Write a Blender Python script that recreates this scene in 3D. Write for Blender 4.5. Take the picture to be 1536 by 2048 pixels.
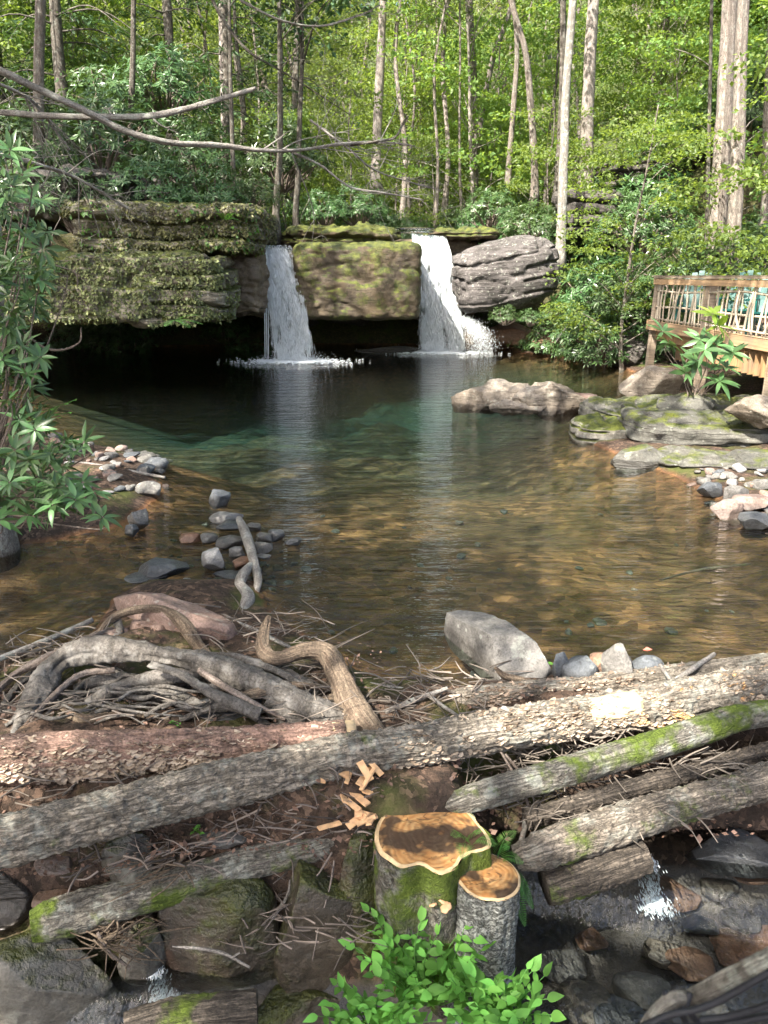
import bpy, bmesh, math, random
import numpy as np
from mathutils import Vector, Matrix
from mathutils.geometry import tessellate_polygon

for o in list(bpy.data.objects): bpy.data.objects.remove(o)
SC = bpy.context.scene
COL = SC.collection
PI = math.pi

# ------------------------------------------------------------------ camera
CAM_H, PITCH, FPX = 2.2, math.radians(16.7), 1575.0       # photo is 1536 x 2048
cd = bpy.data.cameras.new('camera'); cam = bpy.data.objects.new('camera', cd); COL.objects.link(cam)
cam.location = (0, 0, CAM_H); cam.rotation_euler = (PI/2 - PITCH, 0, 0)
cd.sensor_fit = 'VERTICAL'; cd.sensor_height = 36.0; cd.lens = 36.0*FPX/2048.0
cd.clip_start = 0.05; cd.clip_end = 1500
cd.dof.use_dof = True; cd.dof.focus_distance = 6.0; cd.dof.aperture_fstop = 9.0
SC.camera = cam

# ------------------------------------------------------------------ sky, sun, exposure
SUN_DIR = Vector((-0.40, -0.53, 0.75)).normalized()       # towards the sun
w = bpy.data.worlds.new('World'); SC.world = w; w.use_nodes = True
nt = w.node_tree; bg = nt.nodes['Background']
sky = nt.nodes.new('ShaderNodeTexSky'); sky.sky_type = 'NISHITA'; sky.sun_disc = False; sky.dust_density = 4.0; sky.ozone_density = 0.4; sky.air_density = 0.8
sky.sun_elevation = math.asin(SUN_DIR.z); sky.sun_rotation = math.atan2(SUN_DIR.x, SUN_DIR.y)
nt.links.new(sky.outputs[0], bg.inputs[0]); bg.inputs[1].default_value = 0.15
sl = bpy.data.lights.new('sun', 'SUN'); sl.energy = 5.0; sl.angle = math.radians(0.55); sl.color = (1.0, 0.93, 0.82)
so = bpy.data.objects.new('sun', sl); COL.objects.link(so)
so.rotation_euler = SUN_DIR.to_track_quat('Z', 'Y').to_euler()
SC.view_settings.view_transform = 'Standard'; SC.view_settings.look = 'None'
SC.view_settings.gamma = 1.0; SC.view_settings.use_curve_mapping = False
SC.view_settings.exposure = 2.0
cy = SC.cycles
cy.use_denoising = True; cy.use_adaptive_sampling = True; cy.adaptive_threshold = 0.02
cy.max_bounces = 8; cy.diffuse_bounces = 4; cy.glossy_bounces = 3; cy.transmission_bounces = 4; cy.transparent_max_bounces = 16
cy.caustics_reflective = False; cy.caustics_refractive = False
cy.sample_clamp_indirect = 6.0

# ------------------------------------------------------------------ pixel <-> world
CP, SP = math.cos(PITCH), math.sin(PITCH)
def ray(px, py):
    a, b = (px-768)/FPX, (1024-py)/FPX
    return np.array([a, CP + b*SP, -SP + b*CP])
def P(px, py, Y):                       # point at ground distance Y
    d = ray(px, py); return d*(Y/d[1]) + np.array([0, 0, CAM_H])
def PZ(px, py, z=0.0):                  # point at height z
    d = ray(px, py); return d*((z-CAM_H)/d[2]) + np.array([0, 0, CAM_H])
def depth(p): return p[1]*CP + (CAM_H - p[2])*SP
def mpp(p): return depth(p)/FPX         # metres per photo pixel at p

# ------------------------------------------------------------------ noise
def _h(ix, iy, iz, s):
    n = (ix.astype(np.int64)*374761393 + iy.astype(np.int64)*668265263 + iz.astype(np.int64)*1274126177 + s*974634211) & 0xffffffff
    n = ((n ^ (n >> 13))*1274126177) & 0xffffffff
    n = ((n ^ (n >> 16))*2246822519) & 0xffffffff
    return ((n ^ (n >> 15)) & 0xffffff).astype(np.float64)/0xffffff*2 - 1
def vnoise(p, s=0):
    p = np.asarray(p, float); i = np.floor(p); f = p - i; f = f*f*(3-2*f); i = i.astype(np.int64)
    x, y, z = i[:, 0], i[:, 1], i[:, 2]; u, v, t = f[:, 0], f[:, 1], f[:, 2]
    L = lambda a, b, k: a + (b-a)*k
    return L(L(L(_h(x, y, z, s), _h(x+1, y, z, s), u), L(_h(x, y+1, z, s), _h(x+1, y+1, z, s), u), v),
             L(L(_h(x, y, z+1, s), _h(x+1, y, z+1, s), u), L(_h(x, y+1, z+1, s), _h(x+1, y+1, z+1, s), u), v), t)
def fbm(p, s=0, oc=4, g=0.5):
    p = np.asarray(p, float); r = 0; a = 1; t = 0
    for k in range(oc):
        r = r + a*vnoise(p*(2.03**k) + 17.3*k, s+k); t += a; a *= g
    return r/t
def sstep(a, b, x):
    t = np.clip((x-a)/(b-a), 0, 1); return t*t*(3-2*t)

# ------------------------------------------------------------------ mesh helpers
def mk(name, V, F, mat=None, smooth=True, uv=None):
    if not isinstance(F, list): F = [F]
    F = [np.asarray(f, np.int32) for f in F if len(f)]
    me = bpy.data.meshes.new(name)
    V = np.asarray(V, np.float32)
    me.vertices.add(len(V)); me.vertices.foreach_set('co', V.ravel())
    idx = np.concatenate([f.ravel() for f in F]); tot = np.concatenate([np.full(len(f), f.shape[1], np.int32) for f in F])
    st = np.concatenate([[0], np.cumsum(tot)[:-1]]).astype(np.int32)
    me.loops.add(len(idx)); me.loops.foreach_set('vertex_index', idx)
    me.polygons.add(len(tot)); me.polygons.foreach_set('loop_start', st); me.polygons.foreach_set('loop_total', tot)
    me.polygons.foreach_set('use_smooth', np.full(len(tot), smooth, bool))
    if uv is not None:
        l = me.uv_layers.new(name='UVMap'); l.data.foreach_set('uv', np.asarray(uv, np.float32)[idx].ravel())
    me.update(calc_edges=True); me.validate()
    if mat: me.materials.append(mat)
    return me
def link(name, me, parent=None, loc=None, rot=None, scale=None):
    o = bpy.data.objects.new(name, me); COL.objects.link(o)
    if parent: o.parent = parent
    if loc is not None: o.location = [float(c) for c in loc]
    if rot is not None: o.rotation_euler = rot
    if scale is not None: o.scale = (scale,)*3 if np.isscalar(scale) else scale
    return o
def tag(o, label=None, cat=None, group=None, kind=None):
    if label: o['label'] = label
    if cat: o['category'] = cat
    if group: o['group'] = group
    if kind: o['kind'] = kind
    return o
def thing(name, label, cat, loc=(0, 0, 0), group=None, rz=0):
    return tag(link(name, None, None, loc, (0, 0, rz)), label, cat, group)
def copy_tree(o, parent=None):
    c = o.copy(); COL.objects.link(c); c.parent = parent
    for ch in list(o.children): copy_tree(ch, c)
    return c
class MB:                                # merge several (V, F) into one mesh
    def __init__(s): s.V = []; s.F = {}; s.U = []; s.n = 0
    def add(s, V, F, uv=None):
        V = np.asarray(V, float); s.V.append(V)
        s.U.append(np.zeros((len(V), 2)) if uv is None else uv)
        for f in (F if isinstance(F, list) else [F]):
            f = np.asarray(f)
            if len(f): s.F.setdefault(f.shape[1], []).append(f + s.n)
        s.n += len(V)
    def mesh(s, name, mat, smooth=True):
        return mk(name, np.concatenate(s.V), [np.concatenate(f) for f in s.F.values()], mat, smooth, np.concatenate(s.U))

def catmull(pts, n):
    pts = np.asarray(pts, float); m = len(pts)
    if m == 2:
        t = np.linspace(0, 1, n)[:, None]; return pts[0]*(1-t) + pts[1]*t, np.linspace(0, 1, n)
    seg = np.linalg.norm(np.diff(pts[:, :3], axis=0), axis=1); cum = np.concatenate([[0], np.cumsum(seg)])
    s = np.linspace(0, cum[-1], n); k = np.clip(np.searchsorted(cum, s, side='right')-1, 0, m-2)
    t = ((s-cum[k])/np.maximum(seg[k], 1e-9))[:, None]
    e = np.vstack([2*pts[0]-pts[1], pts, 2*pts[-1]-pts[-2]])
    p0, p1, p2, p3 = e[k], e[k+1], e[k+2], e[k+3]
    return 0.5*((2*p1) + (-p0+p2)*t + (2*p0-5*p1+4*p2-p3)*t*t + (-p0+3*p1-3*p2+p3)*t**3), s/cum[-1]
def tube(pts, rad, nseg=12, nlen=40, disp=None, cap0=True, cap1=True, flat=False):
    """pts (m,3), rad (m,) -> V,F,uv ; disp(s_m, theta, P)-> metres added to the radius"""
    pr = np.column_stack([np.asarray(pts, float), np.asarray(rad, float)])
    C, t = catmull(pr, nlen); R = np.maximum(C[:, 3], 1e-4); C = C[:, :3]
    T = np.gradient(C, axis=0); T /= np.linalg.norm(T, axis=1)[:, None] + 1e-12
    a = np.array([0, 0, 1.0]) if abs(T[0, 2]) < 0.8 else np.array([0, 1.0, 0])
    N = np.zeros_like(C); n = np.cross(T[0], np.cross(a, T[0]))
    for i in range(len(C)):
        n = n - T[i]*n.dot(T[i]); n /= np.linalg.norm(n) + 1e-12; N[i] = n
    B = np.cross(T, N)
    th = np.linspace(0, 2*PI, nseg, endpoint=False) + PI     # seam at the underside
    d = (np.cos(th)[None, :, None]*N[:, None, :] + np.sin(th)[None, :, None]*B[:, None, :])
    L = np.concatenate([[0], np.cumsum(np.linalg.norm(np.diff(C, axis=0), axis=1))])
    RR = np.repeat(R[:, None], nseg, 1)
    if disp is not None:
        S = np.repeat(L[:, None], nseg, 1); TH = np.repeat(th[None, :], len(C), 0)
        RR = RR + disp(S.ravel(), TH.ravel(), (C[:, None, :] + d*R[:, None, None]).reshape(-1, 3)).reshape(RR.shape)
    V = (C[:, None, :] + d*RR[:, :, None]).reshape(-1, 3)
    uv = np.stack([np.repeat(L[:, None], nseg, 1), np.repeat(th[None, :]*R.mean(), len(C), 0)], -1).reshape(-1, 2)
    i = np.arange(len(C)-1)[:, None]*nseg; j = np.arange(nseg)[None, :]; jn = (j+1) % nseg
    F = [np.stack([i+j, i+jn, i+nseg+jn, i+nseg+j], -1).reshape(-1, 4)]
    nv = len(V); ex = []; eu = []; tr = []
    for cap, ring, rev in ((cap0, 0, True), (cap1, len(C)-1, False)):
        if not cap: continue
        ex.append(C[ring]); eu.append([L[ring], 0]); c = nv + len(ex) - 1; q = ring*nseg
        for k in range(nseg):
            a_, b_ = q+k, q+(k+1) % nseg
            tr.append((c, b_, a_) if rev else (c, a_, b_))
    if ex: V = np.vstack([V, ex]); uv = np.vstack([uv, eu]); F.append(np.array(tr))
    return V, F, uv
def bark_disp(amp, seed, around=3.0, along=2.5, knots=0.0, r=0.1):
    def f(S, TH, Pw):
        q = np.column_stack([np.cos(TH)*around, np.sin(TH)*around, S*along])
        n = 1 - 2*np.abs(fbm(q*1.6, seed, 3)); m = fbm(np.column_stack([np.cos(TH), np.sin(TH), S*1.3])*1.2, seed+9, 3)
        return amp*(n-0.55) + knots*m + amp*0.8*vnoise(Pw*55, seed+4)
    return f
# leaves: two triangles folded along the midrib
def leaves(C, D, Nn, L, W, fold=0.25):
    D = D/(np.linalg.norm(D, axis=1)[:, None]+1e-9); S = np.cross(D, Nn); S /= np.linalg.norm(S, axis=1)[:, None]+1e-9
    Nn = np.cross(S, D); L = np.broadcast_to(L, len(C))[:, None]; W = np.broadcast_to(W, len(C))[:, None]
    mid = C + D*L*0.48
    V = np.stack([C, mid + S*W*0.5 + Nn*W*fold, C + D*L, mid - S*W*0.5 + Nn*W*fold], 1).reshape(-1, 3)
    b = np.arange(len(C))[:, None]*4
    F = np.concatenate([b + np.array([[0, 2, 1]]), b + np.array([[0, 3, 2]])], 1).reshape(-1, 3)
    return V, F
def unit(rng, n):
    v = rng.normal(size=(n, 3)); return v/np.linalg.norm(v, axis=1)[:, None]
# ------------------------------------------------------------------ materials
class NT:
    def __init__(s, name):
        s.m = bpy.data.materials.new(name); s.m.use_nodes = True; s.t = s.m.node_tree; s.t.nodes.clear()
        s.out = s.t.nodes.new('ShaderNodeOutputMaterial')
    def n(s, typ, ins=(), **pr):
        x = s.t.nodes.new(typ)
        for k, v in pr.items(): setattr(x, k, v)
        for k, v in (ins.items() if isinstance(ins, dict) else ins):
            if isinstance(v, bpy.types.NodeSocket): s.t.links.new(v, x.inputs[k])
            else: x.inputs[k].default_value = v
        return x
    def pos(s): return s.n('ShaderNodeNewGeometry').outputs['Position']
    def noise(s, vec, scale, detail=4, rough=0.55, out=0, dist=0.0):
        return s.n('ShaderNodeTexNoise', {'Vector': vec, 'Scale': scale, 'Detail': detail, 'Roughness': rough, 'Distortion': dist}).outputs[out]
    def vor(s, vec, scale, out='Distance', feature='F1'):
        return s.n('ShaderNodeTexVoronoi', {'Vector': vec, 'Scale': scale}, feature=feature).outputs[out]
    def ramp(s, fac, st, interp='LINEAR'):
        x = s.n('ShaderNodeValToRGB', {'Fac': fac}); r = x.color_ramp; r.interpolation = interp
        while len(r.elements) < len(st): r.elements.new(0.5)
        for e, (p, c) in zip(r.elements, st):
            e.position = p; e.color = (c, c, c, 1) if np.isscalar(c) else (*c, 1)
        return x.outputs[0]
    def mix(s, f, a, b, blend='MIX'):
        x = s.n('ShaderNodeMix', {}, data_type='RGBA', blend_type=blend)
        for k, v in ((0, f), (6, a), (7, b)):
            if isinstance(v, bpy.types.NodeSocket): s.t.links.new(v, x.inputs[k])
            elif k == 0: x.inputs[0].default_value = v
            else: x.inputs[k].default_value = (*v, 1) if len(v) == 3 else v
        return x.outputs[2]
    def math(s, op, a, b=0.0, clamp=False):
        return s.n('ShaderNodeMath', ((0, a), (1, b)), operation=op, use_clamp=clamp).outputs[0]
    def mapr(s, v, a, b, c=0.0, d=1.0):
        return s.n('ShaderNodeMapRange', {0: v, 1: a, 2: b, 3: c, 4: d}).outputs[0]
    def nz(s):
        g = s.n('ShaderNodeNewGeometry'); return s.n('ShaderNodeSeparateXYZ', {0: g.outputs['Normal']}).outputs[2]
    def z(s): return s.n('ShaderNodeSeparateXYZ', {0: s.pos()}).outputs[2]
    def scalev(s, vec, sc): return s.n('ShaderNodeVectorMath', ((0, vec), (1, sc)), operation='MULTIPLY').outputs[0]
    def bump(s, h, strength=0.5, dist=0.02, nrm=None):
        i = {'Height': h, 'Strength': strength, 'Distance': dist}
        if nrm is not None: i['Normal'] = nrm
        return s.n('ShaderNodeBump', i).outputs[0]
    def bsdf(s, col, rough=0.8, nrm=None, spec=0.5, **kw):
        i = {'Base Color': col if isinstance(col, bpy.types.NodeSocket) else (*col, 1), 'Roughness': rough, 'Specular IOR Level': spec}
        if nrm is not None: i['Normal'] = nrm
        i.update(kw); b = s.n('ShaderNodeBsdfPrincipled', i)
        s.t.links.new(b.outputs[0], s.out.inputs[0]); return b
    def surf(s, sh): s.t.links.new(sh, s.out.inputs[0])

MOSS = ((0.025, 0.036, 0.008), (0.12, 0.135, 0.018))
def rock_mat(name, c1, c2, moss=0.0, lichen=0.3, strata=0.0, wet=0.0, stain=None, mossface=0.0, lich=(0.42, 0.45, 0.38), scale=1.0):
    m = NT(name); p = m.pos()
    big = m.noise(p, 1.1*scale, 5, 0.6); fine = m.noise(p, 14*scale, 6, 0.65); mid = m.noise(p, 4.5*scale, 5, 0.6)
    col = m.mix(m.ramp(big, [(0.35, 0), (0.65, 1)]), c1, c2)
    col = m.mix(0.55, col, m.ramp(fine, [(0.3, 0.25), (0.75, 0.85)]), 'OVERLAY')
    grain = m.noise(p, 75*scale, 5, 0.75); col = m.mix(0.6, col, m.ramp(grain, [(0.32, 0.2), (0.68, 0.85)]), 'OVERLAY')
    col = m.mix(m.ramp(m.noise(p, 22*scale, 5, 0.7), [(0.30, 0.75), (0.42, 0)]), col, (0.025, 0.022, 0.018))
    if stain: col = m.mix(m.ramp(m.noise(p, 1.7*scale, 4), [(0.52, 0), (0.66, 0.85)]), col, stain)
    h = m.math('ADD', m.math('ADD', m.math('MULTIPLY', mid, 0.7), m.math('MULTIPLY', fine, 0.45)), m.math('MULTIPLY', grain, 0.16))
    if strata:
        sp = m.scalev(p, (0.5, 0.5, 5.5)); st = m.noise(sp, 1.4*scale, 5, 0.6)
        crack = m.ramp(st, [(0.46, 1), (0.5, 0), (0.54, 1)])
        h = m.math('ADD', h, m.math('MULTIPLY', crack, strata*0.6))
        col = m.mix(m.math('MULTIPLY', m.math('SUBTRACT', 1.0, crack), strata*0.6), col, (0.03, 0.026, 0.02))
    if lichen:
        lf = m.ramp(m.noise(p, 7*scale, 5, 0.7), [(0.58, 0), (0.66, lichen)])
        col = m.mix(lf, col, lich)
        col = m.mix(m.ramp(m.vor(p, 9*scale), [(0.10, lichen), (0.16, 0)]), col, (0.5, 0.52, 0.46))
    if moss or mossface:
        nz = m.nz(); mn = m.noise(p, 2.6*scale, 6, 0.7); fn = m.noise(p, 45*scale, 3)
        mf = m.math('ADD', m.math('MULTIPLY', m.mapr(nz, 0.1, 0.95), moss), m.math('MULTIPLY', mn, 1.0))
        mf = m.math('ADD', mf, mossface)
        mf = m.ramp(mf, [(0.82, 0), (0.98, 1)])
        mc = m.mix(m.ramp(m.noise(p, 6*scale, 4), [(0.35, 0), (0.7, 1)]), MOSS[0], MOSS[1])
        mc = m.mix(0.6, mc, m.ramp(fn, [(0.3, 0.2), (0.7, 0.8)]), 'OVERLAY')
        col = m.mix(mf, col, mc); h = m.math('ADD', h, m.math('MULTIPLY', m.math('MULTIPLY', mf, fn), 0.8))
    wf = m.mapr(m.math('ADD', m.z(), m.math('MULTIPLY', big, -0.12)), 0.0, 0.07, 1.0, 0.0)
    if wet: wf = m.math('MAXIMUM', wf, m.ramp(m.noise(p, 0.9, 3), [(0.35, wet), (0.6, wet*0.5)]))
    col = m.mix(m.math('MULTIPLY', wf, 0.55), col, (0.02, 0.017, 0.014))
    ro = m.mapr(wf, 0, 1, 0.88, 0.32)
    m.bsdf(col, ro, m.bump(h, 0.9, 0.035/scale), 0.4)
    return m.m
R_GREY = rock_mat('rock_grey', (0.10, 0.095, 0.088), (0.20, 0.19, 0.175), moss=0.18, lichen=0.35)
R_PINK = rock_mat('rock_pinkish', (0.19, 0.125, 0.10), (0.28, 0.22, 0.19), moss=0.05, lichen=0.3)
R_BLUE = rock_mat('rock_slate', (0.051, 0.056, 0.064), (0.106, 0.115, 0.123), moss=0.0, lichen=0.15)
R_RUST = rock_mat('rock_rusty', (0.24, 0.11, 0.06), (0.30, 0.20, 0.14), moss=0.05, lichen=0.1)
R_PALE = rock_mat('rock_pale', (0.172, 0.164, 0.156), (0.265, 0.261, 0.257), moss=0.0, lichen=0.25)
R_MOSS = rock_mat('rock_mossy', (0.13, 0.12, 0.10), (0.22, 0.21, 0.18), moss=0.5, lichen=0.3, mossface=0.05)
R_DAMP = rock_mat('rock_damp_mossy', (0.06, 0.05, 0.04), (0.13, 0.10, 0.07), moss=0.35, lichen=0.1, mossface=0.31, stain=(0.16, 0.08, 0.045))
R_MOSSB = rock_mat('moss_bright', (0.08, 0.06, 0.04), (0.15, 0.12, 0.08), moss=0.3, lichen=0.0, mossface=0.42)
R_ISLE = rock_mat('rock_island', (0.117, 0.094, 0.070), (0.226, 0.195, 0.160), moss=0.22, lichen=0.3, strata=0.4)
R_SLAB = rock_mat('rock_bank_slab', (0.047, 0.047, 0.041), (0.117, 0.113, 0.098), moss=0.42, lichen=0.18, strata=0.6)
R_CLIFF = rock_mat('cliff_lichened', (0.10, 0.085, 0.06), (0.22, 0.20, 0.16), moss=0.25, lichen=0.75, strata=0.8, mossface=0.24, lich=(0.26, 0.27, 0.10))
R_BROWN = rock_mat('cliff_brown', (0.09, 0.065, 0.045), (0.17, 0.13, 0.09), moss=0.1, lichen=0.12, strata=0.15, wet=0.5)
R_FALL = rock_mat('cliff_wet_mossy', (0.045, 0.034, 0.022), (0.10, 0.075, 0.045), moss=0.5, lichen=0.05, strata=0.25, wet=0.35, mossface=0.33, stain=(0.075, 0.052, 0.025))
R_BOULD = rock_mat('boulder_layered', (0.041, 0.037, 0.035), (0.116, 0.105, 0.102), moss=0.12, lichen=0.4, strata=0.8)
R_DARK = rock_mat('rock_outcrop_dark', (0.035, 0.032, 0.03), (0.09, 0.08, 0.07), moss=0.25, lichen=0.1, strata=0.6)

def bark_mat(name, c1, c2, moss=0.0, lichen=0.0, plates=0.6, lcol=(0.40, 0.43, 0.38), tint=None, along=5.0, around=28.0):
    m = NT(name); uv = m.n('ShaderNodeUVMap').outputs[0]; p = m.pos()
    a = m.noise(m.scalev(uv, (along, around, 1)), 1.0, 6, 0.6, dist=0.6)
    v = m.noise(m.scalev(uv, (along*0.8, around*0.9, 1)), 1.3, 4, 0.6, dist=1.4)
    crack = m.ramp(m.math('ABSOLUTE', m.math('SUBTRACT', v, 0.5)), [(0.0, 0), (0.07, 1)])
    fl = m.noise(p, 85, 5, 0.75)
    col = m.mix(m.ramp(a, [(0.3, 0), (0.7, 1)]), c1, c2)
    col = m.mix(m.math('MULTIPLY', m.math('SUBTRACT', 1.0, crack), plates), col, tuple(x*0.3 for x in c1))
    if tint: col = m.mix(m.ramp(m.noise(p, 2.2, 4), [(0.48, 0), (0.62, 0.8)]), col, tint)
    h = m.math('ADD', m.math('ADD', m.math('MULTIPLY', a, 0.7), m.math('MULTIPLY', fl, 0.35)), m.math('MULTIPLY', crack, 0.5*plates))
    col = m.mix(0.75, col, m.ramp(fl, [(0.33, 0.12), (0.68, 0.88)]), 'OVERLAY')
    if lichen: col = m.mix(m.ramp(m.noise(p, 9, 6, 0.7), [(0.52, 0), (0.62, lichen)]), col, lcol)
    if moss:
        fn = m.noise(p, 70, 3); mf = m.ramp(m.math('ADD', m.noise(p, 3.2, 5, 0.65), (moss-0.5)*0.5), [(0.5, 0), (0.6, 1)])
        mc = m.mix(m.noise(p, 9, 3), (0.035, 0.06, 0.008), (0.12, 0.16, 0.02))
        col = m.mix(mf, col, mc); h = m.math('ADD', h, m.math('MULTIPLY', m.math('MULTIPLY', mf, fn), 0.9))
    m.bsdf(col, 0.85, m.bump(h, 0.9, 0.02), 0.3)
    return m.m
B_RED = bark_mat('bark_reddish', (0.133, 0.078, 0.058), (0.281, 0.195, 0.156), moss=0.0, tint=(0.25, 0.155, 0.12))
B_GREY = bark_mat('bark_grey_furrowed', (0.112, 0.096, 0.076), (0.264, 0.231, 0.191), moss=0.18, lichen=0.3)
B_MOSSY = bark_mat('bark_mossy', (0.079, 0.069, 0.056), (0.198, 0.185, 0.158), moss=0.52, lichen=0.35)
B_MOSSY2 = bark_mat('bark_very_mossy', (0.092, 0.076, 0.059), (0.238, 0.205, 0.168), moss=0.47, lichen=0.2)
B_ROT = bark_mat('bark_rotting', (0.040, 0.033, 0.026), (0.112, 0.092, 0.073), moss=0.35, around=40, along=3)
B_ROOT = bark_mat('root_smooth_grey', (0.056, 0.050, 0.043), (0.132, 0.119, 0.106), moss=0.1, lichen=0.3, plates=0.12, around=6, along=22, lcol=(0.32, 0.31, 0.29))
B_DRIFT = bark_mat('driftwood', (0.066, 0.043, 0.030), (0.238, 0.185, 0.132), plates=0.3, around=50, along=4)
B_TWIG = bark_mat('twig_bark', (0.106, 0.079, 0.063), (0.224, 0.185, 0.158), plates=0.1)
B_DEAD = bark_mat('dead_branch_bark', (0.125, 0.113, 0.101), (0.296, 0.273, 0.250), plates=0.2, lichen=0.4)
B_TREE = bark_mat('tree_bark', (0.10, 0.085, 0.07), (0.26, 0.22, 0.19), lichen=0.3, plates=0.5, around=14, along=3)
B_PALE = bark_mat('tree_bark_pale', (0.187, 0.158, 0.137), (0.360, 0.317, 0.288), lichen=0.3, plates=0.4, around=14, along=3)
B_MID = bark_mat('tree_bark_mid', (0.13, 0.11, 0.095), (0.32, 0.275, 0.24), lichen=0.3, plates=0.6, around=14, along=3)
B_DARK = bark_mat('tree_bark_dark', (0.05, 0.045, 0.035), (0.14, 0.12, 0.10), lichen=0.25, plates=0.5, around=14, along=3)
B_LICH = bark_mat('bark_lichened', (0.14, 0.12, 0.10), (0.32, 0.31, 0.28), lichen=0.75, plates=0.4)
B_STUMP = bark_mat('stump_bark_scaly', (0.125, 0.125, 0.113), (0.281, 0.289, 0.269), lichen=0.5, plates=0.85, around=16, along=26, moss=0.12)
B_STUMPM = bark_mat('stump_bark_mossy', (0.066, 0.059, 0.046), (0.158, 0.145, 0.125), lichen=0.3, plates=0.7, around=16, along=10, moss=0.66)

def leaf_mat(name, c1, c2, tr=0.35, rough=0.45, per='island', spec=0.5, tcol=None):
    m = NT(name)
    if per == 'island': r = m.n('ShaderNodeNewGeometry').outputs['Random Per Island']
    else: r = m.n('ShaderNodeObjectInfo').outputs['Random']
    col = m.mix(r, c1, c2)
    rnd = m.n('ShaderNodeObjectInfo').outputs['Random']
    col = m.n('ShaderNodeHueSaturation', {'Hue': m.mapr(rnd, 0, 1, 0.475, 0.52), 'Saturation': 0.92, 'Value': m.mapr(rnd, 0, 1, 0.72, 1.25), 'Color': col}).outputs[0]
    b = m.bsdf(col, rough, None, spec)
    tc = m.mix(0.6, col, tcol or tuple(x*y for x, y in zip(c2, (1.7, 1.5, 0.6))))
    t = m.n('ShaderNodeBsdfTranslucent', {'Color': tc})
    mx = m.n('ShaderNodeMixShader', ((0, tr), (1, b.outputs[0]), (2, t.outputs[0]))); m.surf(mx.outputs[0])
    return m.m
L_MAPLE = leaf_mat('leaf_maple', (0.08, 0.165, 0.03), (0.20, 0.30, 0.06), 0.54, 0.5)
L_TALL = leaf_mat('leaf_canopy', (0.08, 0.15, 0.035), (0.20, 0.275, 0.08), 0.52, 0.5)
L_HEM = leaf_mat('leaf_hemlock', (0.02, 0.05, 0.018), (0.05, 0.105, 0.03), 0.25, 0.55)
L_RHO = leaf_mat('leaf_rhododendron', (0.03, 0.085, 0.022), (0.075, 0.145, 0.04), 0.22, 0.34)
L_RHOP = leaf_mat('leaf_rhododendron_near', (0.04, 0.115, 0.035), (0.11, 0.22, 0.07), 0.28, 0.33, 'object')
L_RHOY = leaf_mat('leaf_rhododendron_young', (0.14, 0.26, 0.02), (0.22, 0.32, 0.03), 0.4, 0.35, 'object')
L_PLANT = leaf_mat('leaf_seedling', (0.035, 0.17, 0.022), (0.17, 0.40, 0.05), 0.4, 0.6, 'object', 0.25)
L_FERN = leaf_mat('leaf_fern', (0.05, 0.18, 0.02), (0.10, 0.27, 0.04), 0.4, 0.5)
L_CLIFF = leaf_mat('leaf_liverwort', (0.05, 0.065, 0.02), (0.20, 0.215, 0.075), 0.2, 0.6)
L_DEAD = leaf_mat('leaf_litter', (0.05, 0.028, 0.018), (0.22, 0.13, 0.085), 0.12, 0.7)
TWIGS = leaf_mat('twig_debris', (0.030, 0.022, 0.017), (0.178, 0.142, 0.119), 0.0, 0.8)
L_ORANGE = leaf_mat('leaf_orange', (0.5, 0.14, 0.04), (0.5, 0.14, 0.04), 0.2, 0.6)

def simple(name, c, rough=0.7, var=0.35, scale=20, bump=0.3, spec=0.4):
    m = NT(name); p = m.pos(); n = m.noise(p, scale, 5, 0.6)
    col = m.mix(m.ramp(n, [(0.3, 0), (0.7, 1)]), tuple(x*(1-var) for x in c), tuple(min(1, x*(1+var)) for x in c))
    m.bsdf(col, rough, m.bump(n, bump, 0.01), spec); return m.m
FUNGUS = leaf_mat('shelf_fungus', (0.156, 0.101, 0.070), (0.390, 0.304, 0.242), 0.1, 0.75)
FUNGUS_O = leaf_mat('shelf_fungus_orange', (0.42, 0.18, 0.07), (0.62, 0.38, 0.20), 0.1, 0.75)
MUSH = simple('mushroom_tan', (0.5, 0.30, 0.17), 0.6)
SAWN = simple('sawn_wood_pale', (0.40, 0.30, 0.18), 0.7, 0.2, 40)
CHIP = simple('wood_chip', (0.56, 0.34, 0.18), 0.7, 0.3, 30)
MOSSM = simple('moss_cushion', (0.075, 0.10, 0.015), 0.95, 0.6, 30, 1.0, 0.1)
def wood_mat(name, c, ax):
    m = NT(name); p = m.pos(); n = m.noise(m.scalev(p, ax), 1.0, 5, 0.6); k = m.noise(p, 2.5, 4)
    col = m.mix(m.ramp(n, [(0.3, 0), (0.7, 1)]), tuple(x*0.6 for x in c), tuple(min(1, x*1.25) for x in c))
    col = m.mix(m.ramp(k, [(0.45, 0), (0.7, 0.6)]), col, tuple(x*0.45 for x in (0.35, 0.32, 0.28)))
    m.bsdf(col, 0.8, m.bump(n, 0.4, 0.006), 0.3); return m.m
W_RAIL = wood_mat('deck_wood_weathered', (0.34, 0.27, 0.20), (6, 1.2, 40))
W_BEAM = wood_mat('deck_wood_tan', (0.42, 0.28, 0.16), (6, 1.2, 40))
W_SKIRT = wood_mat('deck_wood_skirt', (0.40, 0.24, 0.12), (30, 30, 2))
W_STICK = wood_mat('peeled_branch', (0.50, 0.43, 0.33), (20, 20, 4))
TEAL = simple('chair_teal_plastic', (0.003, 0.08, 0.072), 0.45, 0.12, 6, 0.05)
CORD = simple('black_cord', (0.012, 0.013, 0.018), 0.6, 0.3, 60)

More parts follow.
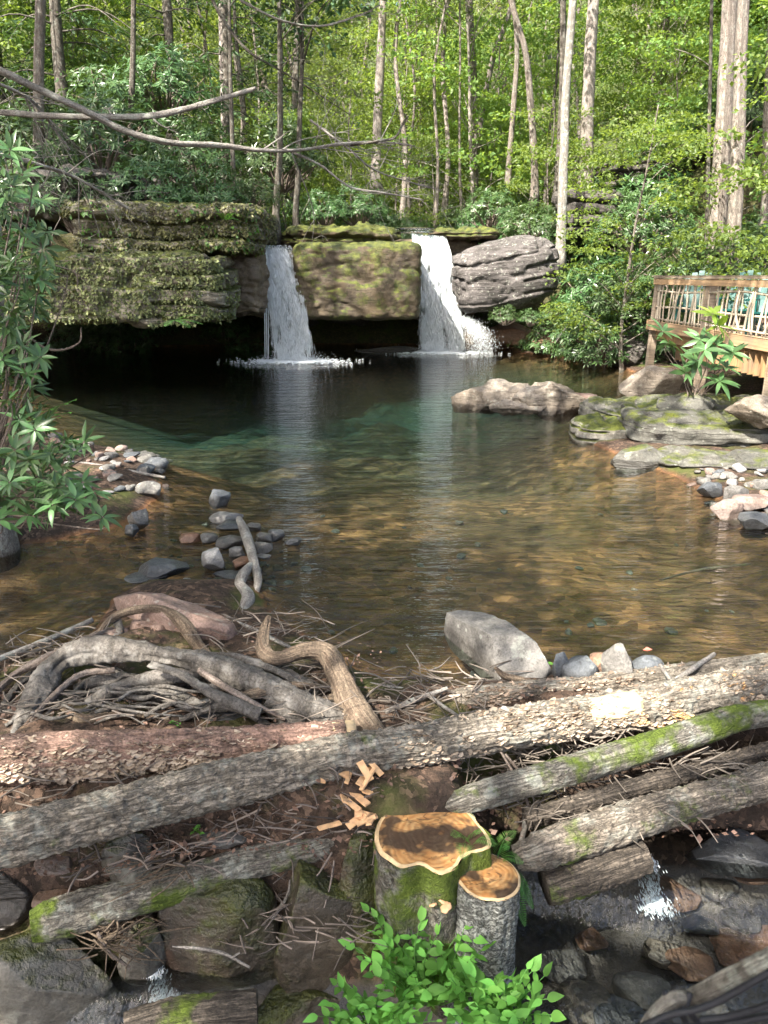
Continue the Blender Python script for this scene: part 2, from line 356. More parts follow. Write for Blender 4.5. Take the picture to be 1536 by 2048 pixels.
def cut_mat(name, seed):
    m = NT(name); tc = m.n('ShaderNodeTexCoord').outputs['Object']; p = tc
    d = m.n('ShaderNodeVectorMath', ((0, m.n('ShaderNodeVectorMath', ((0, p), (1, m.scalev(m.noise(p, 7, 3, 0.5, out=1), (0.09, 0.09, 0)))), operation='ADD').outputs[0]), (1, (0.045, 0.045, 0))), operation='SUBTRACT').outputs[0]
    r = m.n('ShaderNodeVectorMath', {0: m.scalev(d, (1, 1, 0))}, operation='LENGTH').outputs['Value']
    ring = m.math('SINE', m.math('MULTIPLY', r, 260.0)); ring = m.mapr(ring, -1, 1)
    n = m.noise(p, 9 + seed, 4, 0.6)
    col = m.mix(m.ramp(n, [(0.35, 0), (0.65, 1)]), (0.34, 0.16, 0.05), (0.48, 0.29, 0.12))
    col = m.mix(m.math('MULTIPLY', ring, 0.6), col, (0.26, 0.11, 0.035))
    dark = m.ramp(m.noise(m.n('ShaderNodeVectorMath', ((0, p), (1, (seed*1.7, 0.3, 0))), operation='ADD').outputs[0], 5.5, 3, 0.5), [(0.50, 0), (0.57, 0.92)])
    col = m.mix(dark, col, (0.025, 0.017, 0.012))
    ck = m.noise(m.scalev(p, (5, 16, 1)), 1.0, 3, 0.5, dist=1.0); crk = m.ramp(m.math('ABSOLUTE', m.math('SUBTRACT', ck, 0.5)), [(0.0, 0.85), (0.016, 0)])
    col = m.mix(crk, col, (0.05, 0.028, 0.015)); col = m.mix(m.ramp(m.noise(p, 26, 5, 0.7), [(0.5, 0), (0.75, 0.55)]), col, (0.10, 0.07, 0.045))
    saw = m.noise(m.scalev(p, (25, 160, 1)), 1.0, 2)
    m.bsdf(col, 0.75, m.bump(m.math('ADD', m.math('MULTIPLY', saw, 0.6), ring), 0.25, 0.004), 0.25); return m.m
CUT = [cut_mat('stump_cut_face', 1), cut_mat('stump_cut_face_small', 3)]
SAPW = simple('stump_sapwood', (0.50, 0.36, 0.20), 0.7, 0.25, 40)

# water
def water_mat(name, tint, ripple, small, flow=(1, 1, 1), strength=0.35, ior=1.33):
    m = NT(name); p = m.pos()
    a = m.noise(m.scalev(p, flow), ripple, 3, 0.55, dist=0.4); b = m.noise(m.scalev(p, flow), small, 3, 0.6)
    h = m.math('ADD', m.math('MULTIPLY', a, 1.0), m.math('MULTIPLY', b, 0.55))
    nr = m.bump(h, strength, 0.05)
    fr = m.n('ShaderNodeFresnel', {'IOR': ior, 'Normal': nr}).outputs[0]
    t = m.n('ShaderNodeBsdfTransparent', {'Color': (*tint, 1)}); g = m.n('ShaderNodeBsdfGlossy', {'Color': (1, 1, 1, 1), 'Roughness': 0.03, 'Normal': nr})
    mx = m.n('ShaderNodeMixShader', ((0, fr), (1, t.outputs[0]), (2, g.outputs[0]))); m.surf(mx.outputs[0])
    return m
WATER = water_mat('pool_water', (0.86, 0.93, 0.88), 2.4, 8.5, (0.5, 1.7, 1), 0.85)
va = WATER.n('ShaderNodeVolumeAbsorption', {'Color': (0.18, 0.60, 0.60, 1), 'Density': 0.24}); WATER.t.links.new(va.outputs[0], WATER.out.inputs['Volume'])
WATER = WATER.m
STREAM = water_mat('stream_water', (0.84, 0.89, 0.90), 6.0, 19.0, (1.5, 0.6, 1), 0.6, 1.42).m
def fall_mat():
    m = NT('falling_water')
    b = m.bsdf((0.93, 0.97, 0.99), 0.25, None, 0.6)
    t = m.n('ShaderNodeBsdfTranslucent', {'Color': (0.95, 0.98, 1.0, 1)})
    mx = m.n('ShaderNodeMixShader', ((0, 0.4), (1, b.outputs[0]), (2, t.outputs[0]))); m.surf(mx.outputs[0]); return m.m
FALL = fall_mat()
def sheet_mat():
    m = NT('falling_water_film'); p = m.pos()
    s = m.noise(m.scalev(p, (11, 11, 0.7)), 1.6, 6, 0.7)
    b = m.n('ShaderNodeBsdfPrincipled', {'Base Color': (0.75, 0.86, 0.9, 1), 'Roughness': 0.2})
    t = m.n('ShaderNodeBsdfTransparent', {'Color': (0.92, 0.96, 0.97, 1)})
    mx = m.n('ShaderNodeMixShader', ((0, m.ramp(s, [(0.42, 0.03), (0.72, 0.55)])), (1, t.outputs[0]), (2, b.outputs[0]))); m.surf(mx.outputs[0]); return m.m
FILM = sheet_mat()

def ground_mat():
    m = NT('ground_litter_and_bed'); p = m.pos(); z = m.z()
    wp = m.n('ShaderNodeVectorMath', ((0, p), (1, m.scalev(m.noise(p, 9, 3, 0.6, out=1), (0.12, 0.12, 0.12)))), operation='ADD').outputs[0]
    v = m.n('ShaderNodeTexVoronoi', {'Vector': wp, 'Scale': 34.0, 'Randomness': 1.0}); vd = m.noise(p, 38, 5, 0.7)
    vc = m.n('ShaderNodeSeparateColor', {0: v.outputs['Color']}).outputs[0]
    big = m.noise(p, 0.7, 5, 0.6); mid = m.noise(p, 5, 5, 0.65)
    lit = m.ramp(vc, [(0.0, (0.035, 0.024, 0.018)), (0.45, (0.075, 0.048, 0.034)), (0.8, (0.15, 0.095, 0.068)), (1.0, (0.26, 0.17, 0.12))])
    lit = m.mix(m.ramp(mid, [(0.34, 0.85), (0.62, 0.25)]), lit, (0.03, 0.023, 0.018))
    lit = m.mix(m.ramp(m.noise(p, 1.6, 5), [(0.52, 0), (0.64, 0.8)]), lit, (0.07, 0.085, 0.02))
    v2 = m.n('ShaderNodeTexVoronoi', {'Vector': p, 'Scale': 11.0}); c2 = m.n('ShaderNodeSeparateColor', {0: v2.outputs['Color']}).outputs[1]
    bed = m.ramp(c2, [(0.0, (0.085, 0.038, 0.018)), (0.5, (0.165, 0.075, 0.035)), (1.0, (0.33, 0.16, 0.073))])
    bed = m.mix(m.ramp(big, [(0.4, 0), (0.6, 0.75)]), bed, (0.085, 0.047, 0.024))
    bed = m.mix(m.ramp(mid, [(0.3, 0.6), (0.6, 0)]), bed, (0.05, 0.035, 0.02))
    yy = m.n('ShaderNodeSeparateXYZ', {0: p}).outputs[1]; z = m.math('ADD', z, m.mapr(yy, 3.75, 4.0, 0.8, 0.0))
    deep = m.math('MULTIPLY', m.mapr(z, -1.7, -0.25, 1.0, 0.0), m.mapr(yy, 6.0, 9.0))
    bed = m.mix(m.math('MULTIPLY', deep, 0.8), bed, (0.06, 0.09, 0.08))  # teal tint of deep water painted into the bed colour
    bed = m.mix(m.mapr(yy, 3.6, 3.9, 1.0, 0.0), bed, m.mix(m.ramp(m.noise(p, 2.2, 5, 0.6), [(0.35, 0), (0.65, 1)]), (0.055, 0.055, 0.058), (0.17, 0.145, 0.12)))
    f = m.mapr(m.math('ADD', z, m.math('MULTIPLY', mid, 0.06)), 0.03, 0.07)
    lit = m.mix(m.math('MULTIPLY', m.mapr(yy, 24.0, 30.0), m.ramp(mid, [(0.3, 0.35), (0.6, 0.85)])), lit, (0.055, 0.085, 0.022))
    col = m.mix(f, bed, lit)
    h = m.math('ADD', m.math('MULTIPLY', vd, 0.9), mid)
    m.bsdf(col, 0.9, m.bump(h, 0.8, 0.04), 0.2); return m.m
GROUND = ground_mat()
# ------------------------------------------------------------------ ground
def px2(l): return [PZ(x, y, 0.0)[:2] for x, y in l]
POOL = px2([(-300, 1350), (-60, 1335), (100, 1305), (190, 1275), (230, 1200), (300, 1165), (500, 1165), (540, 1230), (640, 1300), (720, 1350), (800, 1365), (900, 1376), (1090, 1352), (1300, 1345), (1480, 1335), (1700, 1310),
            (1760, 1150), (1600, 1060), (1440, 1000), (1345, 950), (1190, 890), (1172, 858), (1225, 828), (1262, 790), (1270, 742), (1180, 720), (1040, 706)])
POOL += [np.array(q) for q in [(4.2, 25.0), (3.5, 27.0), (-3.0, 27.2), (-9.5, 25.5), (-12.5, 19.5), (-10.6, 18.2)]]
POOL += px2([(0, 765), (20, 800), (40, 850), (170, 888), (325, 925), (322, 990), (240, 1050), (80, 1085), (-60, 1100), (-300, 1120)])
POOL = np.array(POOL)
def poly_sd(Q, poly):                   # signed distance, positive inside
    d = np.full(len(Q), 1e9); ins = np.zeros(len(Q), bool)
    for a, b in zip(poly, np.roll(poly, -1, 0)):
        e = b-a; t = np.clip(((Q-a)@e)/(e@e), 0, 1); d = np.minimum(d, np.linalg.norm(Q-a-t[:, None]*e, axis=1))
        c = ((a[1] > Q[:, 1]) != (b[1] > Q[:, 1])); xi = a[0] + (Q[:, 1]-a[1])*e[0]/(e[1] if abs(e[1]) > 1e-9 else 1e-9)
        ins ^= c & (Q[:, 0] < xi)
    return np.where(ins, d, -d)
def H(x, y):
    x = np.asarray(x, float); y = np.asarray(y, float)
    Q = np.column_stack([x, y]); sd = poly_sd(Q, POOL)
    q3 = np.column_stack([x, y, 0*x])
    n1 = fbm(q3*0.9, 3, 4); n2 = fbm(q3*4.0, 8, 3)
    # pool bed
    dmax = np.interp(y, [4, 5.5, 8, 12, 16, 20], [0.22, 0.26, 0.36, 0.75, 1.3, 1.8])
    bed = -np.minimum(np.maximum(sd, 0)*0.42, dmax*(0.9+0.35*n1)) + 0.02*n2
    # land round the pool
    out = np.maximum(-sd, 0)
    right = sstep(1.5, 4.0, x)
    land = 0.03 + np.minimum(out*0.32, 0.14)*(1-right) + right*(np.minimum(out*0.2, 0.06)+np.minimum(np.maximum(out-1.5, 0)*0.28, 0.9)) + 0.12*np.maximum(out-2.5, 0)
    land = land + (0.09*n1 + 0.035*n2)*np.minimum(1, out*2)
    # dam face in front and lower stream
    cres = 3.02 + 0.10*vnoise(np.column_stack([x*1.3, 0*x, 0*x]), 4)
    chan = sstep(0.30, 0.62, x)
    drop = sstep(cres, cres-0.42, y)*(1-chan) + sstep(3.74, 3.32, y)*chan
    near = 0.04 - 1.0*drop + 0.05*n1 + 0.04*n2
    near = near - 0.25*sstep(0.25, 0.0, np.abs(x+0.98))*sstep(3.0, 2.7, y)
    k = sstep(4.3, 3.7, y); land = land*(1-k) + near*k
    # upper terrain
    up = 3.0 + 0.05*np.maximum(y-25, 0)*1.0 + 0.30*np.maximum(y-46, 0)*sstep(46, 60, y)
    up = up + 0.55*np.maximum(-x-6.5, 0) + 0.75*np.clip(x-7.2, 0, 7)+0.3*np.maximum(x-14.2, 0) + 0.5*n1
    upL = sstep(27.2, 28.8, y + 0.22*np.maximum(x-4, 0)*1.0 + 0.30*np.maximum(-x-6, 0))
    land = land*(1-upL) + up*upL
    side = 0.35*np.maximum(np.abs(x)-9, 0)*(1-upL)*sstep(4, 9, y); land = land + side
    z = np.where(sd > 0, np.where(upL > 0.01, bed*(1-upL)+up*upL*1.0, bed), land)
    far = sstep(120, 260, np.hypot(x, y)); return z*(1-far) + far*np.minimum(z, 70)
def H1(x, y): return float(H(np.array([x]), np.array([y]))[0])
def graded(lo, a, b, hi, fine, grow=1.13):
    m = list(np.arange(a, b, fine)); s = fine; p = b; r = []
    while p < hi: r.append(p); s = min(s*grow, 14); p += s
    l = []; s = fine; p = a
    while p > lo: s = min(s*grow, 14); p -= s; l.append(p)
    return np.array(l[::-1] + m + r)
gx = graded(-260, -2.6, 2.6, 260, 0.05, 1.09); gy = graded(-60, 1.8, 5.0, 330, 0.05, 1.035)
X, Y = np.meshgrid(gx, gy); Zg = H(X.ravel(), Y.ravel())
V = np.column_stack([X.ravel(), Y.ravel(), Zg]); nx = len(gx)
i = (np.arange(len(gy)-1)[:, None]*nx + np.arange(nx-1)[None, :]).ravel()
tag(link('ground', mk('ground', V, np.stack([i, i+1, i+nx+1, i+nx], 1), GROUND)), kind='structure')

# ------------------------------------------------------------------ water sheets
def offset_poly(poly, d):
    n = len(poly); a = 0.5*np.sum(poly[:, 0]*np.roll(poly[:, 1], -1) - np.roll(poly[:, 0], -1)*poly[:, 1]); sg = 1 if a > 0 else -1
    r = []
    for k in range(n):
        t = poly[(k+1) % n]-poly[k-1]; nn = np.array([t[1], -t[0]])*sg; r.append(poly[k] + nn/np.linalg.norm(nn)*d)
    return np.array(r)
WP = offset_poly(POOL, 0.12); n = len(WP)
tri = np.array(tessellate_polygon([[Vector((*p, 0)) for p in WP]]))
top = np.column_stack([WP, np.zeros(n)]); bot = np.column_stack([WP, np.full(n, -3.6)])
e1 = WP[tri[:, 1]]-WP[tri[:, 0]]; e2 = WP[tri[:, 2]]-WP[tri[:, 0]]; cr = e1[:, 0]*e2[:, 1]-e1[:, 1]*e2[:, 0]
tri[cr < 0] = tri[cr < 0][:, ::-1]
ar = np.sum(WP[:, 0]*np.roll(WP[:, 1], -1)-np.roll(WP[:, 0], -1)*WP[:, 1])
k = np.arange(n); kn = (k+1) % n
side = np.stack([k, k+n, kn+n, kn], 1) if ar > 0 else np.stack([k, kn, kn+n, k+n], 1)
tag(link('pool_water', mk('pool_water', np.vstack([top, bot]), [tri, tri[:, ::-1]+n, side[:, ::-1] if ar < 0 else side], WATER, False)), kind='structure')

# stream below the dam: a sheet that steps down over a little sill
sx = np.linspace(0.25, 2.6, 150); sy = np.linspace(1.2, 3.75, 160); SX, SY = np.meshgrid(sx, sy)
sill = 3.05 - 0.12*(SX-1.0) + 0.05*vnoise(np.column_stack([SX.ravel()*4, SY.ravel()*4, 0*SX.ravel()]), 5).reshape(SX.shape)
SZ = -0.74 + 0.15*sstep(sill-0.05, sill+0.08, SY)
q = np.column_stack([SX.ravel()*5, SY.ravel()*5, 0*SX.ravel()]); SZ = SZ + 0.010*fbm(q, 2, 3).reshape(SX.shape)*1.0
i = (np.arange(159)[:, None]*150 + np.arange(149)[None, :]).ravel()
tag(link('stream_water', mk('stream_water', np.column_stack([SX.ravel(), SY.ravel(), SZ.ravel()]), np.stack([i, i+1, i+151, i+150], 1), STREAM)), kind='structure')
sx = np.linspace(-1.35, -0.55, 50); sy = np.linspace(1.6, 2.85, 60); SX, SY = np.meshgrid(sx, sy)
SZ = -0.86 + 0.16*sstep(2.45, 2.62, SY) + 0.012*fbm(np.column_stack([SX.ravel()*8, SY.ravel()*8, 0*SX.ravel()]), 2, 3).reshape(SX.shape)
i = (np.arange(59)[:, None]*50 + np.arange(49)[None, :]).ravel()
tag(link('trickle_water', mk('trickle_water', np.column_stack([SX.ravel(), SY.ravel(), SZ.ravel()]), np.stack([i, i+1, i+51, i+50], 1), STREAM)), kind='structure')

# ------------------------------------------------------------------ rocks
_ico = {}
def ico(sub):
    if sub not in _ico:
        b = bmesh.new(); bmesh.ops.create_icosphere(b, subdivisions=sub, radius=1.0)
        _ico[sub] = (np.array([v.co[:] for v in b.verts]), np.array([[v.index for v in f.verts] for f in b.faces])); b.free()
    return _ico[sub]
_box = {}
def boxgrid(n):
    if n not in _box:
        b = bmesh.new(); bmesh.ops.create_cube(b, size=2.0); bmesh.ops.subdivide_edges(b, edges=b.edges[:], cuts=n, use_grid_fill=True)
        b.verts.index_update()
        _box[n] = (np.array([v.co[:] for v in b.verts]), np.array([[v.index for v in f.verts] for f in b.faces])); b.free()
    return _box[n]
def rock_shape(size, seed, sub=4, cuts=9, rough=0.10, flat=0.0):
    rng = np.random.default_rng(seed); V, F = boxgrid({2: 4, 3: 11, 4: 20, 5: 36}[sub]); V = V.copy(); V /= ((np.abs(V)**3.2).sum(1)**(1/3.2))[:, None]
    for _ in range(cuts+5):
        nn = unit(rng, 1)[0]; d = rng.uniform(0.62, 0.98); s = V@nn; k = s > d; V[k] -= nn*((s[k]-d)*0.97)[:, None]
    if flat: s = V[:, 2]; k = s > flat; V[k, 2] = flat + (s[k]-flat)*0.12
    V /= np.abs(V).max(0)
    sz = np.asarray(size)/2; V = V*sz; m = sz.min()
    dirn = V/(np.linalg.norm(V, axis=1)[:, None]+1e-9)
    V += dirn*(rough*m*(fbm(V/m*1.1 + seed, seed, 5, 0.5)*1.3 + 0.30*fbm(V/m*6, seed+5, 3)))[:, None]
    return V, F
def rot(V, rx=0, ry=0, rz=0):
    return V@np.array(Matrix.Rotation(rz, 3, 'Z')@Matrix.Rotation(ry, 3, 'Y')@Matrix.Rotation(rx, 3, 'X')).T
def rk(bb, zb, mat, seed, label=None, dr=0.8, name='rock', cat='rock', group=None, sub=4, cuts=9, rough=0.1, flat=0.0, rz=None, sink=0.25, ry=0, rx=0):
    x0, y0, x1, y1 = bb; base = PZ((x0+x1)/2, y1, zb); s = mpp(base); wd = (x1-x0)*s; d = dr*wd
    A = math.atan2(CAM_H-zb, base[1]); app = (y1-y0)*s; h = max(0.22*app/math.cos(A), (app-d*math.sin(A))/math.cos(A))
    rng = np.random.default_rng(seed+77); hh = h*(1+sink)
    V, F = rock_shape((wd, d, hh), seed, sub, cuts, rough, flat)
    V = rot(V, rx, ry, rng.uniform(-0.25, 0.25) if rz is None else rz)
    V[:, 0] *= wd/np.ptp(V[:, 0])
    c = np.array([base[0], base[1]+d*0.45, zb + h - hh/2])
    o = link(name, mk(name, V, F, mat), None, c)
    return tag(o, label, cat, group)
def block(c, size, mat, seed, label, name='cliff_block', cat='cliff', n=44, p=7, amp=0.12, strata=0.08, nstr=5, rx=0, ry=0, rz=0, taper=0, freq=0.9, under=0.0):
    V, F = boxgrid(n); V = V.copy()
    V /= ((np.abs(V)**p).sum(1)**(1/p))[:, None]
    sz = np.asarray(size)/2; U = V.copy(); V = V*sz; W = V + seed*7.1
    wob = 0.12*vnoise(W*0.8, seed+3)
    lay = np.floor((V[:, 2]/size[2]+0.5+wob)*nstr); fr = ((V[:, 2]/size[2]+0.5+wob)*nstr) % 1
    st = _h(lay.astype(int), (W[:, 0]*0.35).astype(int), lay.astype(int)*0, seed)
    notch = -np.exp(-(np.minimum(fr, 1-fr)/0.09)**2)*(vnoise(W*0.7, seed+6) > -0.15)
    nn = U*np.abs(U)**3; nn /= np.linalg.norm(nn, axis=1)[:, None]+1e-9
    hor = np.sqrt(np.clip(1-nn[:, 2]**2, 0, 1))
    f = fbm(W*freq, seed, 5, 0.55)
    rdg = 1-2*np.abs(fbm(W*np.array([1.1, 1.1, 1.6])*freq, seed+8, 4, 0.55))
    V += nn*(amp*1.2*f - amp*0.9*np.clip(rdg-0.55, 0, 1)*2.2 + amp*0.12*fbm(W*14, seed+2, 2) + amp*0.25*fbm(W*6, seed+1, 3) + hor*strata*(st*0.5 + notch))[:, None]
    if under: V[:, 1] += under*np.clip(-(U[:, 2]), -0.2, 1)*sz[1]
    V = rot(V, rx, ry, rz)
    return tag(link(name, mk(name, V, F, mat), None, c), label, cat)
def pxblock(x0, y0, x1, y1, Yf, thick, mat, seed, label, **kw):  # a block whose front face fills the photo box at distance Yf
    a = P(x0, y0, Yf); b = P(x1, y1, Yf); c = ((a[0]+b[0])/2, Yf+thick/2, (a[2]+b[2])/2)
    return block(c, (b[0]-a[0], thick, a[2]-b[2]), mat, seed, label, **kw)

CL = {}
CL['low'] = pxblock(-330, 500, 418, 652, 17.6, 6.5, R_CLIFF, 11, 'long yellow-green lichened ledge overhanging the dark cave on the left', name='cliff_ledge', rz=0.12, n=80, p=12, amp=0.16, strata=0.22, nstr=4)
CL['mid'] = pxblock(385, 500, 530, 640, 20.6, 4.0, R_BROWN, 12, 'smooth brown cliff block just left of the left waterfall', name='cliff_block', amp=0.12, strata=0.04, n=40)
CL['up'] = pxblock(100, 398, 505, 512, 19.2, 6.0, R_CLIFF, 13, 'mossy upper cliff ledge above the long lichened ledge', name='cliff_ledge', rz=0.05, n=64, p=10, amp=0.16, strata=0.25, nstr=3)
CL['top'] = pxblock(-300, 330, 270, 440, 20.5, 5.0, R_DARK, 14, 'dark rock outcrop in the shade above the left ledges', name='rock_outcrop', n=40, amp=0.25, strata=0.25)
CL['cen'] = pxblock(578, 482, 842, 642, 21.6, 3.6, R_FALL, 15, 'mossy dark rock block between the two waterfalls', name='cliff_block', n=76, amp=0.065, strata=0.03, p=12, nstr=3)
CL['lipl'] = pxblock(490, 500, 620, 640, 22.6, 3.0, R_BROWN, 16, 'wet rock behind the left waterfall', name='cliff_block', amp=0.08, strata=0.05, n=30)
CL['tier'] = pxblock(560, 446, 800, 500, 23.4, 5.0, R_FALL, 17, 'low mossy ledge step above the block between the waterfalls', name='cliff_ledge', amp=0.2, strata=0.12, n=44, nstr=2, freq=1.4, p=4)
CL['lipr'] = pxblock(770, 474, 960, 640, 25.0, 3.0, R_BROWN, 18, 'wet rock wall behind the right waterfall', name='cliff_block', amp=0.10, strata=0.08, n=36)
CL['rtier'] = pxblock(850, 454, 1010, 480, 24.2, 4.0, R_FALL, 19, 'thin mossy ledge above the layered boulder right of the falls', name='cliff_ledge', amp=0.13, strata=0.05, n=36, nstr=2, freq=1.4, p=4)
CL['bld'] = pxblock(908, 474, 1135, 622, 22.6, 3.4, R_BOULD, 20, 'big layered grey boulder leaning right of the right waterfall', name='boulder', cat='boulder', n=60, p=3.4, amp=0.085, strata=0.12, nstr=5, ry=-0.20, rx=0.05)
CL['roof'] = block((-4.4, 28.6, 2.05), (18.5, 6.4, 1.5), R_DARK, 24, 'added rock slab roofing the cave to keep sky light out', name='added_cave_roof', n=40, amp=0.12)  # added ceiling slab, stops sky light entering the cave from above
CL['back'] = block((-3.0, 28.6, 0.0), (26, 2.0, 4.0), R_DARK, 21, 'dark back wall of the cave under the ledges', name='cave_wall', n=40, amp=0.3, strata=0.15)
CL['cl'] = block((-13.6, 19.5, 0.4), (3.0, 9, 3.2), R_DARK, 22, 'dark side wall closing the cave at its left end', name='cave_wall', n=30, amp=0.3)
rk((836, 408, 908, 448), H1(1.5, 25.5)+0.2, R_MOSS, 23, 'round mossy boulder on the ledge above the right waterfall', name='boulder', cat='boulder')
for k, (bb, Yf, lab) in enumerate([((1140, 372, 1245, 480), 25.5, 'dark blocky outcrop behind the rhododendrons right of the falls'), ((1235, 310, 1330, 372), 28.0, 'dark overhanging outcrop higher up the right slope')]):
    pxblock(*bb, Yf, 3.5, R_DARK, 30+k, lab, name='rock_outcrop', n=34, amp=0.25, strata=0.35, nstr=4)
# low ledges along the water below the boulder
for k, (bb, zb, mt, lab) in enumerate([((940, 636, 1110, 698), 0, R_RUST, 'low dark red ledge at the waterline under the layered boulder'), ((1075, 665, 1180, 712), 0, R_RUST, 'reddish shelf rock at the water right of the low ledge'),
        ((1175, 668, 1222, 728), 0, R_PINK, 'sunlit pink rock standing at the far right waterline'), ((1215, 655, 1315, 738), 0, R_DARK, 'dark wet rock below the left deck post'),
        ((715, 690, 850, 706), 0, R_DARK, 'flat dark rock at the waterline under the mossy block'), ((905, 640, 952, 704), 0, R_BROWN, 'wet stone splashed by the right waterfall'),
        ((1108, 668, 1160, 712), 0, R_BLUE, 'dark blue-grey rock beside the leaning stick')]):
    rk(bb, zb, mt, 40+k, lab, dr=1.0 if k != 4 else 0.4, cuts=12)
# island
rk((912, 752, 1085, 824), 0, R_ISLE, 50, 'left half of the pale rock island in the pool', dr=0.5, cuts=22, ry=-0.10, rough=0.22, sub=5)
rk((1020, 750, 1176, 831), 0, R_ISLE, 58, 'taller right half of the pale rock island in the pool', dr=0.5, cuts=24, ry=0.12, rough=0.24, sub=5)
rk((985, 790, 1100, 830), 0, R_ISLE, 59, 'low jagged front edge of the pale rock island', dr=0.4, cuts=20, rough=0.25, sub=5)
rk((1140, 778, 1200, 822), 0, R_PINK, 52, 'small pinkish rock at the right end of the island', sub=3)
rk((1178, 796, 1228, 822), 0, R_GREY, 53, 'small grey rock between the island and the right bank', sub=3)
# right bank
for k, (bb, zb, mt, dr, lab, kw) in enumerate([
    ((1252, 722, 1372, 792), 0.25, R_ISLE, 0.8, 'rounded tan boulder on the right bank below the deck', {}),
    ((1236, 880, 1350, 942), -0.02, R_SLAB, 0.6, 'dark wet angular rock under the right bank slab', dict(cuts=18)),
    ((1330, 905, 1600, 950), -0.02, R_DARK, 0.5, 'dark rock in the shadow under the long slab', {}),
    ((1405, 958, 1452, 992), 0.03, R_BLUE, 0.8, 'blue-grey stone at the head of the right stone pile', {}),
    ((1450, 962, 1502, 1008), 0.03, R_GREY, 0.7, 'tilted grey stone in the right stone pile', dict(ry=-0.5)),
    ((1428, 992, 1494, 1040), 0.0, R_PINK, 0.5, 'tan elongated stone lying at the right water edge', dict(ry=0.35)),
    ((1480, 982, 1550, 1022), 0.05, R_PINK, 0.8, 'pinkish stone at the right edge of the stone pile', {}),
    ((1485, 1016, 1570, 1062), 0.0, R_BLUE, 0.8, 'smooth blue-grey stone at the right picture edge', {}),
    ((1500, 948, 1570, 985), 0.08, R_GREY, 0.8, 'grey stone behind the right stone pile', {}),
    ((1470, 775, 1620, 850), 0.45, R_ISLE, 0.8, 'sunlit tan rock under the deck edge at the right', dict(cuts=16, rough=0.2)),
    ((1340, 775, 1460, 835), 0.35, R_SLAB, 0.8, 'grey rock behind the long slab below the bush', {})]):
    rk(bb, zb, mt, 60+k, lab, dr=dr, **kw)
for bb, Yf, th, mt, sd, lab, kw in [((1218, 822, 1345, 872), 11.0, 1.6, R_SLAB, 81, 'grey slab end jutting out above the mossy right bank rock', dict(rz=0.15)), ((1296, 838, 1680, 912), 9.9, 2.2, R_SLAB, 82, 'long flat lichened slab along the right bank', dict(rz=-0.12, ry=0.02, rx=0.05)),
        ((1168, 852, 1300, 898), 10.5, 1.1, R_MOSS, 83, 'rock with a bright moss cap at the right water edge', dict(rz=-0.1)), ((1345, 926, 1700, 990), 8.6, 1.0, R_SLAB, 84, 'low grey ledge stepping down into the water on the right', dict(rz=-0.22))]:
    pxblock(*bb, Yf, th, mt, sd, lab, name='flat_rock', cat='rock', n=40, p=4, amp=0.11, strata=0.07, nstr=3, **kw)
# left spit
for k, (bb, mt, lab) in enumerate([((213, 898, 272, 922), R_GREY, 'flat grey stone at the back of the left gravel spit'), ((256, 896, 308, 922), R_GREY, 'grey stone at the top of the left spit pile'),
    ((270, 908, 334, 942), R_BLUE, 'dark stone at the right tip of the left spit'), ((244, 922, 292, 946), R_BLUE, 'dark flat stone in the middle of the left spit'), ((176, 896, 226, 916), R_GREY, 'grey stone beside the left rhododendron on the spit'),
    ((196, 934, 244, 976), R_PINK, 'pale rounded stone on the left spit'), ((264, 954, 322, 998), R_GREY, 'grey-brown wedge stone at the water edge of the left spit'), ((250, 1010, 293, 1058), R_GREY, 'brown stone standing in the shallows below the spit'),
    ((248, 1044, 276, 1072), R_BLUE, 'little blue stone in the shallows below the spit')]):
    rk(bb, 0.02, mt, 90+k, lab, sub=3, name='stone', cat='stone', dr=0.9)
# stones by the bent stick
for k, (bb, mt, lab) in enumerate([((413, 972, 459, 1014), R_BLUE, 'upright grey stone farthest out in the stone line'), ((414, 1014, 482, 1048), R_PALE, 'broad pale grey stone behind the bent stick'),
    ((430, 1036, 484, 1064), R_BLUE, 'dark stone just below the broad pale stone'), ((490, 1040, 522, 1062), R_GREY, 'small round stone right of the stick head'), ((506, 1056, 542, 1088), R_GREY, 'grey stone right of the bent stick'),
    ((534, 1056, 568, 1082), R_BLUE, 'dark round stone at the right of the stone pile'), ((428, 1062, 488, 1098), R_GREY, 'big grey-brown stone left of the bent stick'), ((402, 1088, 450, 1142), R_PALE, 'pale pyramid stone in the stone pile'),
    ((454, 1088, 488, 1114), R_PALE, 'small pale stone left of the bent stick'), ((502, 1074, 542, 1108), R_GREY, 'squarish grey stone right of the stick middle'), ((462, 1108, 502, 1136), R_RUST, 'flat brown stone at the stick foot'),
    ((350, 1058, 402, 1088), R_RUST, 'brown half-sunk stone left of the pile'), ((396, 1062, 432, 1090), R_GREY, 'dull stone between brown stone and pile'), ((506, 1104, 542, 1120), R_PALE, 'flat pale sliver stone at the pile foot'),
    ((568, 1070, 604, 1092), R_BLUE, 'dark sunken stone farthest right of the pile'), ((420, 1136, 482, 1158), R_BLUE, 'flat dark stone below the pyramid stone'), ((262, 1104, 364, 1160), R_BLUE, 'broad flat green-grey stone in the shallows'),
    ((246, 1132, 332, 1166), R_BLUE, 'blue-grey stone touching the head of the long tilted slab')]):
    rk(bb, 0.0, mt, 110+k, lab, sub=3, name='stone', cat='stone', dr=0.8, cuts=11)
